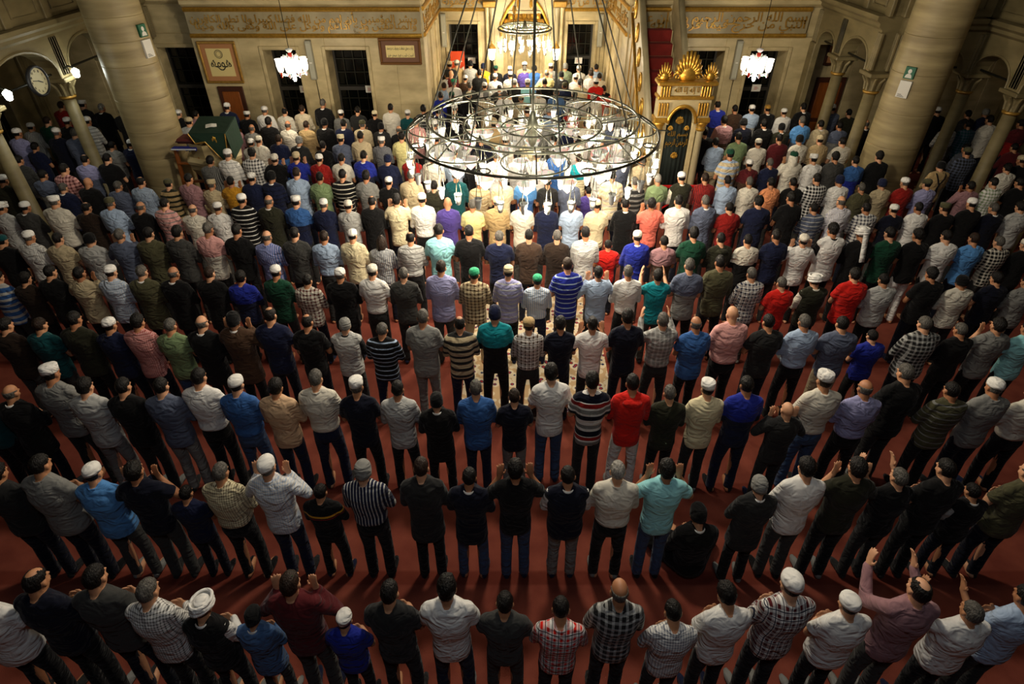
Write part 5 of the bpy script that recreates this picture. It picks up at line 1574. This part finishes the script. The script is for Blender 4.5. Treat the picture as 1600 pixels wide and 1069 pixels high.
# words for each person; as much as it takes to single each one out
def base_words(p):
    gar = p['c'] + ' ' + PATW.get(p['pat'], '') + GARW[p['g']]
    if p['g'] == 'v': gar = p['c'] + ' vest over ' + p['c2'] + ' sleeves'
    if p['pat'] in ('hs', 'fs', 'ck', 'pl', 'sp', 'vs'): gar = p['c'] + ' and ' + p['c2'] + ' ' + PATW[p['pat']] + GARW[p['g']]
    p['gar'] = gar
    h = p['head']
    hw = HEADW.get(h) or (CAPCOL[h[1]] + ' skullcap')
    p['hw'] = hw
    who = 'child' if 'K' in p['fl'] else 'person'
    act = ' and black suspenders' if 'X' in p['fl'] else {'raise': ', hands raised', 'reach': ', arms lifted', 'sit': ' sitting on the carpet'}.get(p['pose'], '')
    return '%s in %s with %s%s' % (who, gar, hw, act)
for p in people: p['base'] = base_words(p)
for r in range(len(ROWY)):
    ps = sorted([p for p in people if p['row'] == r], key=lambda q: q['X'])
    for i, p in enumerate(ps):
        p['left'] = ps[i - 1]['gar'] if i else None; p['right'] = ps[i + 1]['gar'] if i + 1 < len(ps) else None
        X = p['x']
        p['side'] = 'far left' if X < 230 else 'left side' if X < 560 else 'middle' if X < 1040 else 'right side' if X < 1370 else 'far right'
def cands(p):
    b = p['base']; yield b
    yield b + ', ' + p['side']
    yield b + ', ' + ORD[p['row']]
    short = '%s in %s' % (b.split(' ')[0], p['gar'])
    if p['left']: yield short + ', right of person in ' + p['left']
    if p['right']: yield short + ', left of person in ' + p['right']
    if p['left']: yield b + ', right of ' + p['left']
    yield short + ', ' + ORD[p['row']] + ', ' + p['side']
    yield b + ', ' + ORD[p['row']] + ', ' + p['side']
    if p['left'] and p['right']: yield short + ' between ' + p['left'] + ' and ' + p['right']
CA_ = [list(cands(p)) for p in people]
from collections import Counter
cnt = Counter(); 
for c in CA_:
    for t in set(c): cnt[t] += 1
for p, c in zip(people, CA_):
    ok = [t for t in c if cnt[t] == 1 and len(t.split()) <= 16]
    p['label'] = ok[0] if ok else min(c, key=lambda t: (cnt[t], len(t.split())))
# shapes needed
need_top, need_tr = set(), set()
for p in people:
    sp = 0.02 if (int(p['x']) % 3 == 0) else 0.0
    p['spread'] = sp if p['pose'] != 'sit' else 0.0
    sl = 's' if p['g'] in 'tp' else 'l'
    hem = 't' if 'T' in p['fl'] else 'j' if p['g'] == 'j' else 'r' if p['g'] == 'r' else 'u'
    p['topkind'] = sl + hem
    ap = arm_pose(p['pose']); p['ap'] = ap
    need_top.add((ap, sl + hem, p['girth']))
    if p['g'] == 'v': need_top.add((ap, 'nu', p['girth']))
    need_tr.add(('sit' if ap == 'sit' else 'stand', p['spread'], p['girth']))
for po in set(p['pose'] for p in people): make_body(po)
for t in sorted(need_top): make_top(*t)
for t in sorted(need_tr): make_trousers(*t)
SHAPE = run_jobs()
for key, me in SHAPE.items():
    if key[0] == 'body':
        me.materials.append(EYE); hc, bow = HEADS[key[1]]
        M = T(Vector(hc) + Vector((0, 0, -DROP if key[1] == 'sit' else 0))) @ RX(-bow) @ Matrix.Scale(HS, 4); es = [M @ Vector((s * 0.030, 0.084, 0.012)) for s in (-1, 1)]
        for f in me.polygons:
            if min((f.center - e).length for e in es) < 0.011: f.material_index = 1
BELT = {g: belt_mesh(g) for g in (0.94, 1.0, 1.14)}
SOCK = {(s, sp): sock_mesh(s, sp) for s in (-1, 1) for sp in (0.0, 0.02)}
TROU = {'k': 'black', 'n': 'navy', 'g': 'grey', 'j': 'jeans', 'b': 'beige', 'w': 'white', 'd': 'charcoal'}
DEF = ['black', 'black', 'charcoal', 'dark navy', 'dark grey', 'charcoal', 'dark navy', 'black']
GNAME = {'s': 'shirt', 't': 'tee_shirt', 'l': 'sweater', 'p': 'polo_shirt', 'j': 'jacket', 'v': 'shirt', 'h': 'hooded_top', 'r': 'robe'}
rnd = random.Random(11)
def dress(p):
    """list of (name, mesh, material, index of parent, location, rotation); entry 0 is the body"""
    L = [('person', SHAPE[('body', p['pose'])], SKINS[rnd.randrange(4)], None, None, None)]
    def put(*a):
        L.append(a + (None,) * (6 - len(a))); return len(L) - 1
    tr = next((f for f in p['fl'] if f[0] == 'p' and len(f) == 2), None)
    tc = TROU[tr[1]] if tr else DEF[rnd.randrange(len(DEF))]
    stand = 'sit' if p['ap'] == 'sit' else 'stand'
    t = put('trousers', SHAPE[('trousers', stand, p['spread'], p['girth'])], cloth(tc), 0)
    if 'T' in p['fl']: put('belt', BELT[p['girth']], cloth('black'), t)
    m = cloth(p['c2']) if p['g'] == 'v' else cloth(p['c'], p['pat'], p['c2'], p['c3'])
    top = put(GNAME[p['g']], SHAPE[('top', p['ap'], p['topkind'], p['girth'])], m, 0)
    if p['g'] == 'v': put('vest', SHAPE[('top', p['ap'], 'nu', p['girth'])], cloth(p['c']), 0)
    if p['g'] in 'spjv':
        cm = cloth('white') if p['g'] == 'j' and rnd.random() < 0.55 else (cloth(p['c2']) if p['g'] == 'v' else m)
        put('collar', COLLAR, cm, top, (0, 0, -DROP if p['ap'] == 'sit' else 0))
    if p['g'] == 'h': put('hood', HOOD, m, top)
    if 'X' in p['fl']: put('suspenders', SUSP, cloth('black'), top)
    hc, bow = HEADS[p['pose']]; hl = Vector(hc) + Vector((0, 0, -DROP if p['pose'] == 'sit' else 0)); hr = (-bow, 0, 0)
    h = p['head']; cap = capc = None
    if h in 'bngw': shp, hcol = rnd.choice(('short', 'short', 'full')) if h == 'b' else 'short', {'b': 'black', 'n': 'brown', 'g': 'grey', 'w': 'white'}[h]
    elif h == 'f': shp, hcol = 'full', 'black'
    elif h == 'd': shp, hcol = 'crown', 'black'
    elif h == 'D': shp, hcol = 'fringe', 'grey'
    elif h == 'B': shp, hcol = 'fringe', 'brown'
    elif h == 'L': shp, hcol = 'long', 'brown'
    else:
        shp, hcol = 'under', 'grey' if h.endswith('wg') else rnd.choice(('black', 'black', 'brown', 'grey'))
        if h[0] == 'c':
            capc = CAPCOL[h[1]]; cap = 'beanie' if h[1] in 'kny' else rnd.choice(('skullcap',) * 6 + ('flat_topped',))
        elif h == 'tw': cap, capc = 'turban', 'white'
        elif h == 'tt': cap, capc = 'tail_turban', 'white'
        elif h == 'sg': cap, capc = 'headscarf', 'off-white'
        elif h == 'fw': cap, capc = 'flat_topped', 'white'
        elif h == 'ft': cap, capc = 'peaked', 'tan'
        elif h == 'pl': cap, capc = 'peaked', 'olive'
    if h != 'B': put('hair', HAIR[shp], HAIRM[hcol], 0, hl, hr)
    if cap: put({'turban': 'turban', 'tail_turban': 'turban', 'headscarf': 'headscarf'}.get(cap, 'cap'), CAP[cap], capm(capc), 0, hl, hr)
    if h == 'sg': put('cap', CAP['skullcap'], capm('dark green'), 0, hl + Vector((0, 0, 0.012)), hr)
    if p['row'] < 5 and p['ap'] != 'sit':
        sc = rnd.choice(('black', 'charcoal', 'navy', 'grey'))
        for sd in (-1, 1): put('sock', SOCK[(sd, p['spread'])], cloth(sc), 0)
    return L
HEADPARTS = ('hair', 'cap', 'turban', 'headscarf')
# the 300 that show largest are things of their own, the distant rest is one crowd
order = sorted(range(len(people)), key=lambda i: people[i]['Y'] * math.cos(PITCH) + (CAM_H - 1.6) * math.sin(PITCH))
near = set(order[:300])
from mathutils import Euler
import numpy as np
FAR = []
for i, p in enumerate(people):
    L = dress(p); s = p['s']
    sc = (s * p['wide'] * rnd.uniform(0.99, 1.02), s, s); rz = R(rnd.uniform(-4, 4)); loc = Vector((p['X'], p['Y'], 0))
    if i in near:
        made = []
        for (nm, me, m, par, lo, ro) in L:
            o = bpy.data.objects.new(nm, me); COL.objects.link(o); made.append(o)
            o.material_slots[0].link = 'OBJECT'; o.material_slots[0].material = m
            if par is None:
                o.location = loc; o.rotation_euler = (0, 0, rz); o.scale = sc
                tag(o, p['label'], 'person', 'worshippers standing in rows')
            else:
                o.parent = made[par]
                if lo is not None: o.location = lo
                if ro is not None: o.rotation_euler = ro
                if nm in HEADPARTS: o.scale = (HS, HS, HS)
    else:
        B = T(loc) @ RZ(rz) @ Matrix.Diagonal((*sc, 1))
        for (nm, me, m, par, lo, ro) in L:
            M = B @ (T(lo) if lo is not None else Matrix()) @ (Euler(ro).to_matrix().to_4x4() if ro is not None else Matrix())
            if nm in HEADPARTS: M = M @ Matrix.Scale(HS, 4)
            FAR.append((me, m, M))
# lighter copies of the shapes for the distant crowd, then one mesh
light = {}
for me in {f[0] for f in FAR}:
    ob = bpy.data.objects.new('shape', me); COL.objects.link(ob)
    if len(me.polygons) > 500:
        d = ob.modifiers.new('d', 'DECIMATE'); d.ratio = 0.38
    light[me] = ob
dg = bpy.context.evaluated_depsgraph_get(); ARR = {}
for me, ob in light.items():
    q = bpy.data.meshes.new_from_object(ob.evaluated_get(dg)); q.calc_loop_triangles()
    co = np.empty(len(q.vertices) * 3); q.vertices.foreach_get('co', co)
    tri = np.empty(len(q.loop_triangles) * 3, dtype=np.int64); q.loop_triangles.foreach_get('vertices', tri)
    mi = np.empty(len(q.loop_triangles), dtype=np.int64); q.loop_triangles.foreach_get('material_index', mi)
    ARR[me] = (co.reshape(-1, 3), tri.reshape(-1, 3), mi); bpy.data.meshes.remove(q)
for ob in light.values(): bpy.data.objects.remove(ob)
mats_, V, F_, MI, off = [], [], [], [], 0
def midx(m):
    if m not in mats_: mats_.append(m)
    return mats_.index(m)
for (me, m, M) in FAR:
    co, tri, mi = ARR[me]; A = np.array(M)
    V.append(co @ A[:3, :3].T + A[:3, 3]); F_.append(tri + off); off += len(co)
    k = midx(m); e = midx(EYE)
    MI.append(np.where(mi == 1, e, k))
V = np.concatenate(V); F_ = np.concatenate(F_); MI = np.concatenate(MI)
cme = bpy.data.meshes.new('crowd'); cme.vertices.add(len(V)); cme.vertices.foreach_set('co', V.ravel())
cme.loops.add(len(F_) * 3); cme.loops.foreach_set('vertex_index', F_.ravel())
cme.polygons.add(len(F_)); cme.polygons.foreach_set('loop_start', np.arange(0, len(F_) * 3, 3)); 
for m in mats_: cme.materials.append(m)
cme.polygons.foreach_set('material_index', MI.astype(np.int32)); cme.polygons.foreach_set('use_smooth', [True] * len(F_))
cme.update(calc_edges=True); cme.validate()
tag(obj('distant_crowd', cme), 'packed rows of worshippers filling the apse and the far end of the hall', 'crowd', None, 'stuff')
